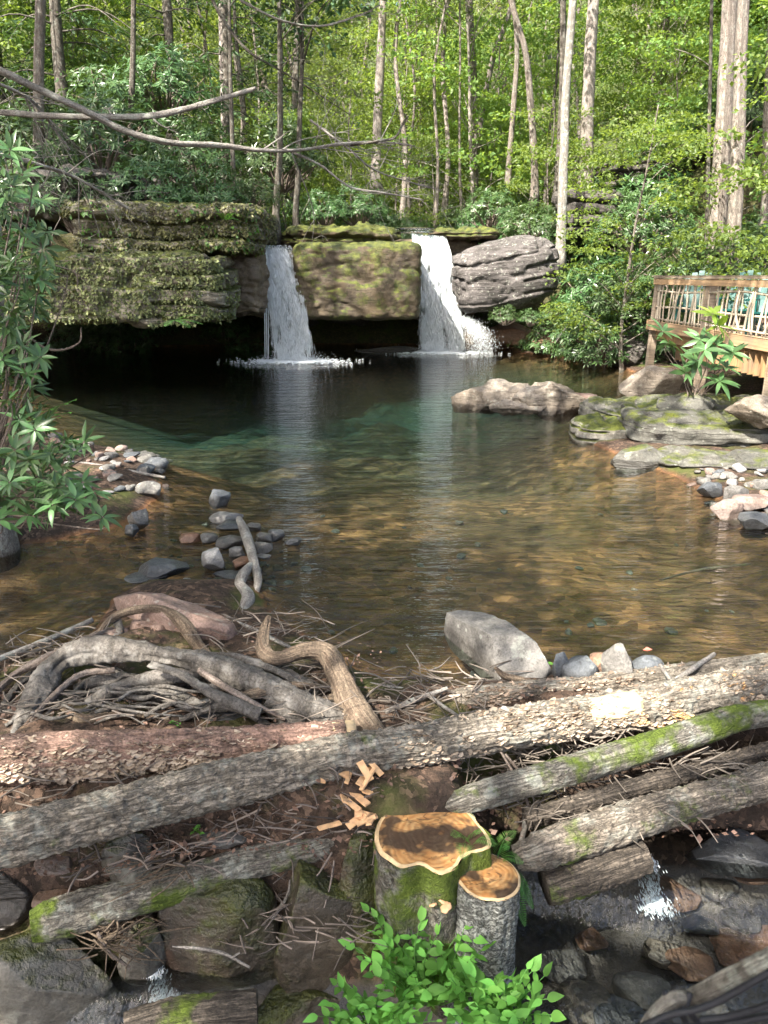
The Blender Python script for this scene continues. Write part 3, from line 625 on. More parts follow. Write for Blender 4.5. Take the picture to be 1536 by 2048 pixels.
# rocks at the root tangle
def rock_at(c, size, mat, seed, label, r3=(0, 0, 0), name='rock', cat='rock', **kw):
    V, F = rock_shape(size, seed, kw.pop('sub', 4), **kw); V = rot(V, *r3)
    return tag(link(name, mk(name, V, F, mat), None, c), label, cat)
a = PZ(232, 1188, 0.17); b = PZ(442, 1275, 0.13)
rock_at((a+b)/2, (np.linalg.norm(b-a)*1.15, 0.30, 0.30), R_PINK, 141, 'long tilted pinkish grey slab stone above the roots', (0.35, 0.02, math.atan2(b[1]-a[1], b[0]-a[0])), name='slab_stone', cat='stone', sub=5, cuts=7, rough=0.09)
for k, (bb, zb, mt, lab) in enumerate([((250, 1222, 332, 1290), 0.06, R_PINK, 'sunlit pinkish rock framed by the arching root'), ((308, 1246, 392, 1300), 0.06, R_PINK, 'rounded mauve rock under the long tilted slab'),
    ((185, 1238, 248, 1298), 0.05, R_PINK, 'pinkish rock behind the roots at left'), ((92, 1372, 168, 1420), 0.02, R_GREY, 'dark rock in the hollow under the big root'), ((370, 1385, 520, 1450), 0.02, R_BLUE, 'grey boulder wedged under the root tangle')]):
    rk(bb, zb, mt, 150+k, lab, sub=4)
# big rock and row of stones at the near edge
a = PZ(925, 1240, 0.10); b = PZ(1065, 1345, 0.06)
rock_at((a+b)/2, (np.linalg.norm(b-a)*1.22, 0.36, 0.34), R_GREY, 163, 'large grey snout-shaped rock rising from the near shallows', (0.1, 0.06, math.atan2(b[1]-a[1], b[0]-a[0])), sub=5, cuts=7, rough=0.10)
for k, (bb, mt, lab) in enumerate([((1104, 1298, 1142, 1362), R_BLUE, 'narrow dark stone at the left of the row on the log'), ((1128, 1290, 1204, 1370), R_BLUE, 'greenish slate stone with a pointed top in the row'),
    ((1178, 1300, 1222, 1356), R_RUST, 'orange-tan stone in the row behind the logs'), ((1200, 1270, 1272, 1367), R_GREY, 'tall brown-grey stone in the row behind the logs'), ((1268, 1302, 1336, 1364), R_BLUE, 'mauve-blue stone at the right of the row')]):
    rk(bb, 0.04, mt, 170+k, lab, name='stone', cat='stone', cuts=12, rough=0.07)
rk((1165, 1415, 1280, 1505), -0.22, R_RUST, 180, 'rust-brown rock wedged between the logs', cuts=8)
# rocks in the dam face
for k, (bb, zb, mt, lab, dr) in enumerate([((-130, 1850, 235, 2140), -1.0, R_MOSS, 'big grey boulder with moss at the bottom left corner', 0.42), ((60, 1705, 142, 1752), -0.28, R_PINK, 'pink rock under the diagonal log at far left', 0.8), ((55, 1755, 198, 1835), -0.45, R_RUST, 'reddish rock above the mossy lower log', 0.7),
    ((395, 1630, 492, 1700), -0.22, R_PALE, 'pale grey rock in the litter below the diagonal log', 0.8), ((200, 1660, 300, 1790), -0.36, R_MOSS, 'mossy pale rock behind the lower log', 0.7), ((230, 1830, 330, 1960), -0.7, R_MOSS, 'yellow-mossed rock beside the trickle', 0.7),
    ((310, 1740, 560, 2000), -0.85, R_DAMP, 'wide moss-covered rock face above the trickle', 0.5), ((540, 1730, 720, 1990), -0.85, R_DAMP, 'damp brown and mossy rock left of the stump', 0.6), ((500, 1930, 680, 2080), -0.95, R_DAMP, 'low mossy rock at the bottom centre', 0.7),
    ((1385, 1640, 1600, 1760), -0.66, R_BLUE, 'wet blue-grey rock in the stream at the right edge', 0.6), ((1470, 1700, 1600, 1770), -0.76, R_RUST, 'orange-brown flat stone in the stream', 0.7), ((1430, 1870, 1600, 1940), -0.95, R_RUST, 'tan flat stone under the stream water at right', 0.7),
    ((-80, 1700, 70, 1880), -0.6, R_DARK, 'dark rock at the left edge below the diagonal log', 0.8)]):
    rk(bb, zb, mt, 190+k, lab, dr=dr, sub=5 if k in (0, 6, 7) else 4, cuts=8, rough=0.13)

for k, (x, y) in enumerate([(1180, 1880), (1330, 1905), (1290, 1985), (1400, 1850), (1380, 1930), (1160, 2010), (1480, 1840), (1240, 2030), (1340, 1790), (1440, 1780), (1130, 1940), (1500, 1660)]):
    q = PZ(x, y, -0.86); s_ = 0.12+0.10*((k*37 % 11)/11)
    rock_at((q[0], q[1], -0.86 if y > 1700 else -0.70), (s_*1.4, s_, s_*0.55), (R_RUST, R_ISLE, R_GREY, R_BLUE)[k % 4], 220+k, ('rusty', 'tan', 'grey', 'slate')[k % 4]+' stone on the bed of the lower right stream, '+('near the small cascade', 'close to the small stump', 'in midstream', 'by the bridge railing', 'towards the bottom edge', 'under the log end', 'at the far side')[(k//2) % 7], sub=3, cuts=9, rough=0.1, name='stone', cat='stone')
# loose pebbles: one group per spot
rng = np.random.default_rng(5)
PEB = [mk('pebble', *rock_shape((1, 1, 0.6), 300+k, 2, 7, 0.1), m) for k, m in enumerate([R_GREY, R_PINK, R_BLUE, R_PALE, R_GREY, R_GREY])]
def pebbles(n, x0, x1, y0, y1, s0, s1, label, group, test=None):
    c = 0
    while c < n:
        q = PZ(rng.uniform(x0, x1), rng.uniform(y0, y1), 0.0); z = H1(q[0], q[1])
        if test and not test(q, z): continue
        s = rng.uniform(s0, s1); o = link('pebble', PEB[rng.integers(6)], None, (q[0], q[1], z+s*0.15), (rng.uniform(-.3, .3), rng.uniform(-.3, .3), rng.uniform(0, 6)), (s*rng.uniform(.8, 1.4), s, s*rng.uniform(.6, 1)))
        tag(o, label, 'pebble', group); c += 1
pebbles(70, 110, 330, 893, 1015, 0.06, 0.2, 'small pebble lying on the left gravel spit', 'pebbles on the left gravel spit')
pebbles(60, 1380, 1560, 950, 1070, 0.05, 0.16, 'small pebble on the right bank below the slab', 'pebbles on the right bank', lambda q, z: z > -0.05)
pebbles(50, 300, 620, 1040, 1170, 0.03, 0.10, 'small pebble in the shallows around the bent stick', 'pebbles around the bent stick')
pebbles(34, 250, 1500, 960, 1330, 0.03, 0.10, 'small stone lying on the pool bed under shallow water', 'stones on the pool bed', lambda q, z: z < -0.1)
pebbles(40, 1000, 1536, 1600, 2048, 0.0, 0.0, '', '') if False else None
# ------------------------------------------------------------------ waterfalls
def waterfall(lipA, lipB, landA, landB, n, seed, label, film_n=50, bow=1.7, extra=None):
    rng = np.random.default_rng(seed); lipA, lipB, landA, landB = map(np.asarray, (lipA, lipB, landA, landB))
    base = (landA+landB)/2; t = thing('waterfall', label, 'waterfall', (base[0], base[1], 0)); off = np.array([base[0], base[1], 0])
    def path(u, s):                       # u across, s = 0..1 fraction of the drop
        u = u[:, None]; s = s[:, None]
        L = lipA*(1-u)+lipB*u; D = landA*(1-u)+landB*u
        h = s**0.62; q = L*(1-h) + D*h; q[:, 2] = L[:, 2]*(1-s[:, 0]) + D[:, 2]*s[:, 0]; return q
    # clear film
    us = np.linspace(0.02, 0.98, 40); ss = np.linspace(0, 1, 60); U, S = np.meshgrid(us, ss)
    Vf = path(U.ravel(), S.ravel()); Vf[:, 1] += 0.10 + 0.08*fbm(np.column_stack([Vf[:, 0]*6, Vf[:, 2]*0.8, 0*U.ravel()]), seed, 3)
    i = (np.arange(59)[:, None]*40 + np.arange(39)[None, :]).ravel()
    link('water_film', mk('water_film', Vf-off, np.stack([i, i+1, i+41, i+40], 1), FILM), t)
    # strands: short stretched drops following the fall
    lanes = np.sort(rng.random(34)); u = np.where(rng.random(n) < 0.66, np.clip(rng.choice(lanes, n)+rng.normal(0, 0.012, n), 0, 1), rng.random(n))
    s = rng.random(n)**0.85; ln = rng.uniform(0.10, 0.55, n)*(1.25-0.75*s)
    w = rng.uniform(0.002, 0.0065, n)*(1.15-0.3*s)
    spread = (0.012+0.045*s**1.5)
    jit = np.column_stack([rng.normal(0, 1, n)*spread, rng.normal(0, 1, n)*spread, 0*s])
    lace = fbm(np.column_stack([u*9, s*5.0-np.abs(u-0.5)*2, 0*s+seed]), seed+3, 4, 0.6); ok = lace > 0.02-0.28*rng.random(n); u, s, ln, w, jit = u[ok], s[ok], ln[ok], w[ok], jit[ok]
    a = path(u, s)+jit; b = path(u, np.minimum(s+ln/3.0, 1.0))+jit*1.05
    def drops(a, b, w):
        m = (a+b)/2; ax = b-a; sx = np.zeros_like(ax); sx[:, 0] = 1; sy = np.cross(ax, sx); sy /= np.linalg.norm(sy, axis=1)[:, None]+1e-9; sx = np.cross(sy, ax); sx /= np.linalg.norm(sx, axis=1)[:, None]+1e-9
        W = w[:, None]; V = np.stack([a, m+sx*W, m+sy*W, m-sx*W, m-sy*W, b], 1).reshape(-1, 3)
        k = np.arange(len(a))[:, None]*6
        F = np.concatenate([k+np.array([f]) for f in ((0, 1, 2), (0, 2, 3), (0, 3, 4), (0, 4, 1), (5, 2, 1), (5, 3, 2), (5, 4, 3), (5, 1, 4))], 1).reshape(-1, 3)
        return V, F
    V, F = drops(a, b, w)
    tag(link('water_strands', mk('water_strands', V-off, F, FALL), t), kind='stuff')
    # splash drops and foam where it lands
    m = 1500; u = rng.random(m); q = path(u, np.ones(m)); r = np.abs(rng.normal(0, 0.32, m)); th = rng.uniform(0, 2*PI, m)
    q[:, 0] += np.cos(th)*r*1.3; q[:, 1] += np.sin(th)*r; q[:, 2] = np.abs(rng.normal(0, 0.16, m))*np.exp(-r)
    sz = rng.uniform(0.003, 0.009, m); V, F = drops(q, q+np.column_stack([0*r, 0*r, sz*2]), sz)
    if extra is not None:
        e = 4500; uu = rng.random(e)[:, None]; tt = rng.random(e)[:, None]; o0, o1, o2 = extra
        c = (o0*(1-tt)**2 + 2*o1*tt*(1-tt) + o2*tt*tt) + rng.normal(0, 1, (e, 3))*np.array([0.16, 0.16, 0.09])*(0.4+tt)
        V2, F2 = drops(c, c+np.column_stack([rng.normal(0.01, .02, e), rng.normal(0, .02, e), rng.uniform(-0.09, -0.02, e)]), rng.uniform(0.0015, 0.0045, e))
        F = np.concatenate([F, F2+len(V)]); V = np.concatenate([V, V2])
    tag(link('splash_drops', mk('splash_drops', V-off, F, FALL), t), kind='stuff')
    m = 2600; u = rng.random(m); q = path(u, np.ones(m)); r = np.abs(rng.normal(0, 0.42, m)); th = rng.uniform(0, 2*PI, m)
    q[:, 0] += np.cos(th)*r*1.5; q[:, 1] += np.sin(th)*r*1.1; q[:, 2] = 0.004
    sz = rng.uniform(0.01, 0.05, m)*np.exp(-0.8*r)
    V, F = ico(1); V = V*np.array([1.6, 1, 0.35])
    VV = (q[:, None, :]+V[None]*sz[:, None, None]).reshape(-1, 3); FF = (F[None]+np.arange(m)[:, None, None]*len(V)).reshape(-1, 3)
    tag(link('foam', mk('foam', VV-off, FF, FALL), t), kind='stuff')
    return t
waterfall(P(513, 490, 22.0), P(580, 490, 22.0), PZ(554, 722), PZ(624, 722), 24000, 1, 'narrower slanting left waterfall dropping into the dark pool')
waterfall(P(818, 466, 24.0), P(892, 472, 24.0), PZ(845, 704), PZ(928, 704), 34000, 2, 'wider right waterfall with splash mound at its foot',
          extra=(P(915, 640, 23.6), P(950, 630, 23.3), P(968, 702, 23.0)))
# water sheet feeding the right fall, and the thin side trickle of the left one
V, F, uv = tube([P(700, 462, 26.5), P(770, 462, 25.0), P(830, 462, 24.3), P(860, 470, 24.0)], [0.25, 0.3, 0.35, 0.3], 14, 30); c = V.mean(0)
V[:, 2] = P(800, 462, 25.0)[2]+(V[:, 2]-P(800, 462, 25.0)[2])*0.25
tag(link('feeder_stream', mk('feeder_stream', V, F, STREAM)), kind='structure')
mb = MB()
for dx in (531, 534, 538):
    mb.add(*tube([P(dx-6, 500, 21.8), P(dx-2, 590, 21.7), P(dx+rng.uniform(-1, 1), 716, 21.65)], [0.012, 0.016, 0.01], 5, 14))
tag(link('side_trickle', mb.mesh('side_trickle', FALL)), 'thin side trickle falling left of the left waterfall', 'trickle')
# white water of the little cascade and the bottom-left trickle
def whitewater(name, label, a, b, wdt, n, seed):
    rng = np.random.default_rng(seed); t = rng.random(n)[:, None]; c = a*(1-t)+b*t
    c[:, 2] = np.interp(t[:, 0], [0, 0.3, 0.55, 1], [a[2], a[2], b[2], b[2]]) + 0.012
    c[:, 0] += rng.normal(0, wdt, n)*(0.4+t[:, 0]); c[:, 1] += rng.normal(0, 0.02, n)
    V, F = ico(1); sz = rng.uniform(0.0008, 0.0035, n); V = V*np.array([0.8, 4.5, 0.5])
    V = (c[:, None]+V[None]*sz[:, None, None]).reshape(-1, 3); F = (F[None]+np.arange(n)[:, None, None]*len(ico(1)[0])).reshape(-1, 3)
    tag(link(name, mk(name, V, F, FALL)), label, 'foam', kind='stuff')
whitewater('cascade_foam', 'white foam of the small cascade in the lower right stream', PZ(1290, 1715, -0.59), PZ(1320, 1830, -0.735), 0.03, 1500, 3)
whitewater('trickle_foam', 'white foam of the small trickle at the bottom left', PZ(300, 1945, -0.70), PZ(345, 2010, -0.85), 0.03, 1200, 4)

# ------------------------------------------------------------------ logs
def pts_of(l): return np.array([(PZ(x, y, z)) for x, y, z, *_ in l])
def rad_of(l, pts): return np.array([q[3]*0.46*mpp(p) for q, p in zip(l, pts)])
def log(name, label, cat, l, mat, seed, amp=0.006, knots=0.012, nseg=56, nlen=320, sawn=None, around=3.0, along=2.5, fphi=(0.1, 0.8), fungus=0, fung_rng=((0, 1),), forange=None, minor=None):
    pts = pts_of(l); rad = rad_of(l, pts); c = pts.mean(0); t = thing(name, label, cat, c)
    V, F, uv = tube(pts-c, rad, nseg, nlen, bark_disp(amp, seed, around, along, knots))
    link('bark', mk('bark', V, F, mat, uv=uv), t)
    if sawn is not None:
        e = pts[sawn]; nb = pts[1 if sawn == 0 else -2]; d = (e-nb)/np.linalg.norm(e-nb)
        Vs, Fs, us = tube([e-c-d*0.06, e-c+d*0.05], [rad[sawn]*1.0, rad[sawn]*0.9], 40, 6, lambda S, TH, Pw: 0.004*fbm(Pw*30, 3, 2))
        link('sawn_end', mk('sawn_end', Vs, Fs, SAWN, uv=us), t)
    if fungus:
        for fm, cnt, spans, nm in ((FUNGUS, fungus, fung_rng, 'shelf_fungus'), (FUNGUS_O, forange[0] if forange else 0, forange[1] if forange else (), 'shelf_fungus')):
            if not cnt: continue
            rg = np.random.default_rng(seed+3); pr, tt = catmull(np.column_stack([pts, rad]), 400)
            sp = np.array(spans); k = rg.integers(len(sp), size=cnt); s = sp[k, 0]+(sp[k, 1]-sp[k, 0])*rg.random(cnt)
            ii = np.clip((s*399).astype(int), 1, 398); C = pr[ii, :3]; R = pr[ii, 3]; T = pr[ii+1, :3]-pr[ii-1, :3]; T /= np.linalg.norm(T, axis=1)[:, None]
            U = np.tile([0, 0, 1.0], (cnt, 1)); Sd = np.cross(T, U); Sd /= np.linalg.norm(Sd, axis=1)[:, None]; Up = np.cross(Sd, T)
            sg = np.where(Sd[:, 1] < 0, 1, -1)[:, None]; Sd = Sd*sg      # towards the viewer
            phi = rg.normal(fphi[0], fphi[1], cnt); clump = fbm(np.column_stack([C*9, ])[:, :3]+phi[:, None], seed, 2)
            keep = clump > -0.12; C, R, T, Sd, Up, phi = C[keep], R[keep], T[keep], Sd[keep], Up[keep], phi[keep]; m = len(C)
            nrm = Sd*np.cos(phi)[:, None]+Up*np.sin(phi)[:, None]; dn = -Sd*np.sin(phi)[:, None]+Up*np.cos(phi)[:, None]
            dirn = nrm*rg.uniform(0.5, 1.0, m)[:, None] - np.array([0, 0, 1])*rg.uniform(0.0, 0.8, m)[:, None]; dirn /= np.linalg.norm(dirn, axis=1)[:, None]
            s_ = 0.006+0.017*rg.random((m, 1))**2.2; tw = T + rg.normal(0, 0.25, (m, 3)); o = C+nrm*(R*0.985)[:, None]; upn = np.cross(dirn, tw); upn *= np.where(upn[:, 2] < 0, -1, 1)[:, None]
            th_ = s_*0.16
            V = np.stack([o-tw*s_*0.8, o+dirn*s_*0.7-tw*s_*0.75+upn*th_, o+dirn*s_+upn*th_*0.3, o+dirn*s_*0.7+tw*s_*0.75+upn*th_, o+tw*s_*0.8, o+dirn*s_*0.4-upn*th_*1.5], 1).reshape(-1, 3)-c
            b = np.arange(m)[:, None]*6
            F = np.concatenate([b+np.array([f]) for f in ((0, 1, 2), (0, 2, 4), (2, 3, 4), (0, 5, 2), (5, 4, 2))], 1).reshape(-1, 3)
            tag(link(nm, mk(nm, V, F, fm, False), t), kind='stuff')
    return t
log('log', 'thick reddish log with a pale sawn end lying at left', 'log', [(-260, 1535, 0.10, 108), (0, 1520, 0.10, 104), (220, 1508, 0.10, 98), (430, 1495, 0.10, 84), (600, 1478, 0.10, 70), (690, 1468, 0.10, 60)], B_RED, 1, amp=0.009, sawn=-1, fphi=(-0.2, 0.7), fungus=4200, fung_rng=((0, 0.75), (0.2, 1.0)), around=5)
LB = [(-260, 1735, 0.02, 118), (0, 1680, 0.03, 108), (200, 1628, 0.05, 100), (400, 1578, 0.06, 96), (560, 1540, 0.07, 90), (700, 1508, 0.08, 88), (830, 1488, 0.09, 84), (950, 1466, 0.09, 84), (1100, 1442, 0.09, 82), (1300, 1412, 0.10, 86), (1420, 1392, 0.10, 88), (1536, 1372, 0.10, 88), (1800, 1335, 0.10, 90)]
log('log', 'long diagonal log crossing the whole dam from lower left to right', 'log', LB, B_GREY, 2, amp=0.012, knots=0.018, nlen=760, nseg=96, along=1.1, fungus=6000, fung_rng=((0.42, 0.98), (0.5, 0.95), (0.47, 0.9)), around=4, forange=(700, ((0.66, 0.8), (0.7, 0.76))))
log('log', 'thin grey log behind the long diagonal log at right', 'log', [(905, 1402, 0.0, 44), (960, 1396, 0.02, 52), (1120, 1380, 0.03, 50), (1300, 1360, 0.05, 52), (1450, 1340, 0.05, 50), (1700, 1305, 0.05, 48)], B_GREY, 3, amp=0.006, fungus=1800, fung_rng=((0, 0.55),))
log('log', 'mossy curving grey log right of the stump, third from the water', 'log', [(895, 1612, -0.08, 40), (925, 1602, -0.05, 52), (1000, 1580, -0.03, 58), (1150, 1538, -0.01, 60), (1290, 1496, 0.02, 60), (1400, 1460, 0.05, 62), (1480, 1434, 0.07, 58), (1560, 1424, 0.08, 54), (1700, 1430, 0.08, 54)], B_MOSSY, 4, amp=0.004)
log('log', 'rotting split log with bright moss on its underside at right', 'log', [(1030, 1718, -0.24, 44), (1090, 1700, -0.20, 72), (1200, 1664, -0.18, 78), (1330, 1622, -0.15, 72), (1450, 1588, -0.13, 68), (1600, 1545, -0.12, 76), (1750, 1505, -0.12, 76)], B_MOSSY2, 5, amp=0.011, knots=0.012, around=6, along=0.6)
log('log', 'short dark mossy log underneath the rotting split log', 'log', [(1090, 1775, -0.38, 80), (1180, 1746, -0.34, 84), (1285, 1710, -0.31, 80)], B_ROT, 6, amp=0.008)
log('log', 'mossy lower left log ending above the grey boulder', 'log', [(62, 1852, -0.42, 60), (110, 1838, -0.42, 84), (250, 1796, -0.38, 80), (400, 1755, -0.33, 76), (520, 1718, -0.28, 68), (640, 1690, -0.24, 56), (740, 1655, -0.18, 44)], B_MOSSY, 7, amp=0.006, knots=0.012)
log('log', 'brown log across the bottom edge left of the plants', 'log', [(250, 2062, -0.62, 70), (330, 2040, -0.62, 78), (430, 2026, -0.62, 78), (515, 2015, -0.62, 70)], B_ROT, 8, amp=0.006)
log('log', 'dark rotten log half buried between the right logs', 'log', [(1050, 1640, -0.2, 40), (1200, 1598, -0.14, 42), (1400, 1540, -0.1, 40), (1600, 1484, -0.08, 38)], B_ROT, 9, amp=0.010, around=6, along=0.8)
log('log', 'splintered brown wood piece under the long diagonal log', 'wood', [(1030, 1500, -0.2, 30), (1090, 1500, -0.2, 44), (1150, 1520, -0.22, 20)], B_ROT, 10, amp=0.012, nlen=60, around=6, along=0.8)
# bare pale wood where the bark of the diagonal log is gone
par = [o for o in COL.objects if o.get('label', '').startswith('long diagonal')][0]
def log_patch(l, seed, s0, s1, p0, p1, mat, par, name):
    pts = pts_of(l); rad = rad_of(l, pts); pr, tt = catmull(np.column_stack([pts, rad]), 620); c = np.array(par.location); i0, i1 = int(s0*619), int(s1*619); n = 40
    V = []; ph = np.linspace(p0, p1, n)
    for k in range(i0, i1):
        T = pr[k+1, :3]-pr[k-1, :3]; T /= np.linalg.norm(T); S = np.cross(T, [0, 0, 1.0]); S /= np.linalg.norm(S); S = S if S[1] < 0 else -S; U = np.cross(S, T); U = U if U[2] > 0 else -U
        a = (k-i0)/(i1-i0); e = np.minimum(1, 6*np.minimum(a, 1-a))*np.minimum(1, 5*np.minimum(np.linspace(0, 1, n), 1-np.linspace(0, 1, n)))
        q = np.column_stack([np.full(n, k*0.06), ph*3, np.zeros(n)+seed]); e = e+0.45*fbm(q, seed, 3)
        r = pr[k, 3]+0.03*np.clip(e-0.35, -0.6, 0.35)+0.003*fbm(q*5, seed+1, 2); V.append(pr[k, :3]+(S[None]*np.cos(ph)[:, None]+U[None]*np.sin(ph)[:, None])*r[:, None]-c)
    m = len(V); i = (np.arange(m-1)[:, None]*n+np.arange(n-1)[None, :]).ravel(); return link(name, mk(name, np.concatenate(V), np.stack([i, i+1, i+n+1, i+n], 1), mat), par)
log_patch(LB, 3, 0.615, 0.675, 0.1, 1.7, SAWN, par, 'bare_wood')

# ------------------------------------------------------------------ roots, driftwood, sticks
rt = thing('root_tangle', 'tangle of thick grey exposed roots at the left of the dam', 'roots', PZ(300, 1400, 0.0)); RC = np.array(rt.location)
def root(l, seed, mat=B_ROOT, wk=0.82, nseg=24, nlen=90, amp=0.0025, knots=0.012, cut=None, parent=rt, name='root'):
    pts = pts_of(l); rad = rad_of(l, pts)*wk*(1+0.22*np.array([math.sin(seed*3.7+2.3*k) for k in range(len(pts))]))
    V, F, uv = tube(pts-RC, rad, nseg, nlen, bark_disp(amp, seed, 1.5, 6, knots)); return link(name, mk(name, V, F, mat, uv=uv), parent)
root([(20, 1490, 0.0, 66), (52, 1432, 0.06, 66), (85, 1372, 0.13, 62), (112, 1330, 0.2, 58), (160, 1306, 0.24, 54), (230, 1302, 0.26, 54), (330, 1312, 0.24, 54), (430, 1334, 0.20, 58), (520, 1368, 0.16, 68), (590, 1400, 0.12, 66), (660, 1434, 0.05, 58), (740, 1470, -0.04, 60), (800, 1500, -0.12, 40)], 1, nseg=48, nlen=260, amp=0.008, knots=0.03)
root([(176, 1412, 0.05, 34), (215, 1385, 0.09, 40), (270, 1362, 0.12, 38), (330, 1352, 0.15, 36), (400, 1345, 0.16, 30)], 2)
root([(270, 1382, 0.05, 30), (320, 1386, 0.07, 42), (370, 1402, 0.06, 40), (420, 1430, 0.03, 30)], 3)
root([(170, 1322, 0.18, 12), (200, 1330, 0.16, 16), (240, 1352, 0.12, 18), (310, 1366, 0.1, 16), (360, 1360, 0.1, 14)], 4)
root([(150, 1378, 0.06, 20), (200, 1362, 0.1, 24), (260, 1372, 0.08, 20), (330, 1375, 0.07, 16)], 5)
root([(0, 1425, 0.02, 18), (40, 1370, 0.06, 22), (100, 1330, 0.12, 20), (180, 1300, 0.2, 16)], 6)
root([(420, 1380, 0.1, 22), (470, 1352, 0.14, 28), (500, 1372, 0.12, 24), (560, 1400, 0.1, 20)], 7)
root([(180, 1302, 0.12, 10), (215, 1245, 0.2, 16), (260, 1222, 0.24, 20), (320, 1218, 0.25, 24), (365, 1245, 0.22, 30), (395, 1290, 0.16, 34), (420, 1315, 0.14, 30)], 8, B_DRIFT)
root([(232, 1240, 0.18, 20), (240, 1262, 0.14, 26), (228, 1290, 0.1, 28)], 9)
root([(405, 1300, 0.16, 12), (415, 1330, 0.18, 22), (440, 1345, 0.16, 14)], 10)
root([(560, 1340, 0.1, 40), (590, 1362, 0.1, 50), (640, 1390, 0.06, 44)], 11)
root([(540, 1400, 0.1, 60), (580, 1440, 0.02, 70), (640, 1450, 0.0, 60)], 12)
for k, l in enumerate([[(300, 1330, 0.26, 14), (360, 1350, 0.27, 20), (430, 1390, 0.2, 26), (520, 1430, 0.1, 30)], [(120, 1420, 0.04, 22), (170, 1440, 0.05, 26), (260, 1428, 0.05, 22), (340, 1440, 0.02, 18)], [(-20, 1395, 0.06, 14), (30, 1350, 0.12, 20), (90, 1318, 0.2, 22), (150, 1290, 0.26, 16), (210, 1262, 0.24, 12)],
        [(420, 1310, 0.2, 16), (480, 1318, 0.2, 22), (560, 1345, 0.16, 24), (620, 1385, 0.1, 22)], [(460, 1400, 0.14, 18), (520, 1385, 0.16, 22), (600, 1372, 0.14, 18), (660, 1380, 0.1, 10)], [(60, 1445, 0.06, 12), (110, 1390, 0.12, 16), (160, 1350, 0.18, 18), (230, 1340, 0.18, 14)], [(360, 1440, 0.04, 14), (430, 1415, 0.1, 20), (480, 1420, 0.1, 18), (540, 1450, 0.02, 14)]]):
    root(l, 70+k, (B_ROOT, B_DRIFT, B_TWIG)[k % 3], knots=0.012, amp=0.004)
rg = np.random.default_rng(9)
for k in range(46):                                      # thin rootlets
    x = rg.uniform(-20, 330); y = rg.uniform(1330, 1430); dx = rg.uniform(60, 190); z = rg.uniform(0.02, 0.12); w0 = rg.uniform(4, 12)
    ph = rg.uniform(-40, 40)
    root([(x, y+rg.uniform(0, 30), z, w0), (x+dx*0.3, y+ph*0.4, z+0.03, w0), (x+dx*0.65, y+ph*0.3+rg.uniform(-15, 15), z+0.04, w0*0.8), (x+dx, y+ph*0.8, z, w0*0.5)], 20+k, nseg=8, nlen=26, amp=0.001, knots=0.003, name='rootlet')
def stick(name, label, cat, l, mat=B_TWIG, seed=0, nseg=12, nlen=60, amp=0.0015, knots=0.003, side=()):
    pts = pts_of(l); rad = rad_of(l, pts); c = pts.mean(0); mb = MB()
    mb.add(*tube(pts-c, rad, nseg, nlen, bark_disp(amp, seed, 3, 4, knots)))
    for s in side:
        p2 = pts_of(s); mb.add(*tube(p2-c, rad_of(s, p2), 8, 20))
    return tag(link(name, mb.mesh(name, mat), None, c), label, cat)
stick('driftwood', 'twisted driftwood stump with hooked top beside the roots', 'driftwood', [(537, 1232, 0.34, 6), (528, 1265, 0.28, 22), (527, 1300, 0.22, 30), (555, 1318, 0.2, 30), (615, 1302, 0.22, 32), (655, 1312, 0.2, 44), (680, 1360, 0.14, 54), (705, 1415, 0.08, 66), (735, 1465, 0.03, 74), (765, 1500, -0.02, 60)], B_DRIFT, 3, 32, 140, 0.005, 0.014,
      side=[[(640, 1400, 0.06, 12), (660, 1395, 0.08, 16), (690, 1385, 0.1, 20)], [(690, 1470, 0.0, 14), (712, 1440, 0.05, 20), (720, 1420, 0.08, 20)]])
stick('bent_stick', 'peeling bent stick standing among the stones', 'stick', [(478, 1038, 0.14, 14), (490, 1065, 0.12, 22), (500, 1095, 0.1, 22), (508, 1125, 0.08, 20), (516, 1160, 0.04, 18), (512, 1185, 0.0, 14)], B_DEAD, 4)
stick('bent_stick', 'knobbly grey driftwood stick below the peeling bent stick', 'stick', [(502, 1130, 0.08, 16), (486, 1150, 0.08, 24), (480, 1170, 0.07, 24), (496, 1195, 0.06, 30), (486, 1225, 0.05, 28), (496, 1250, 0.03, 22)], B_DEAD, 5)
stick('pole', 'long straight pale pole sticking out to the left edge', 'stick', [(-120, 1362, 0.1, 13), (0, 1317, 0.12, 13), (90, 1282, 0.14, 13), (185, 1240, 0.16, 12)], B_DEAD, 6)
stick('pole', 'thin pale pole behind the tilted slab stone', 'stick', [(385, 1205, 0.1, 9), (450, 1235, 0.12, 10), (520, 1265, 0.12, 10), (590, 1300, 0.1, 9)], B_DEAD, 7)
stick('stick', 'pinkish stick lying over the thick roots', 'stick', [(398, 1340, 0.26, 13), (440, 1368, 0.22, 15), (500, 1402, 0.16, 12), (570, 1440, 0.06, 7)], B_TWIG, 8)
stick('stick', 'curved brown stick by the big near rock', 'stick', [(990, 1335, 0.16, 6), (1010, 1352, 0.1, 14), (1050, 1362, 0.06, 14), (1100, 1376, 0.04, 10)], B_DRIFT, 9)
stick('stick', 'forked pale branch left of the thin grey log', 'stick', [(770, 1425, 0.03, 10), (830, 1400, 0.06, 12), (895, 1376, 0.1, 8)], B_DEAD, 10, side=[[(860, 1392, 0.08, 8), (890, 1415, 0.06, 8), (930, 1440, 0.04, 6)]])
stick('stick', 'grey stick resting on the thin log at right', 'stick', [(1330, 1375, 0.1, 12), (1375, 1345, 0.12, 14), (1428, 1308, 0.12, 10)], B_DEAD, 11, side=[[(1345, 1365, 0.12, 10), (1320, 1330, 0.12, 9)]])
stick('stick', 'long stick along the near waterline at left centre', 'stick', [(690, 1362, 0.02, 8), (780, 1374, 0.03, 9), (880, 1392, 0.03, 8)], B_DEAD, 12)
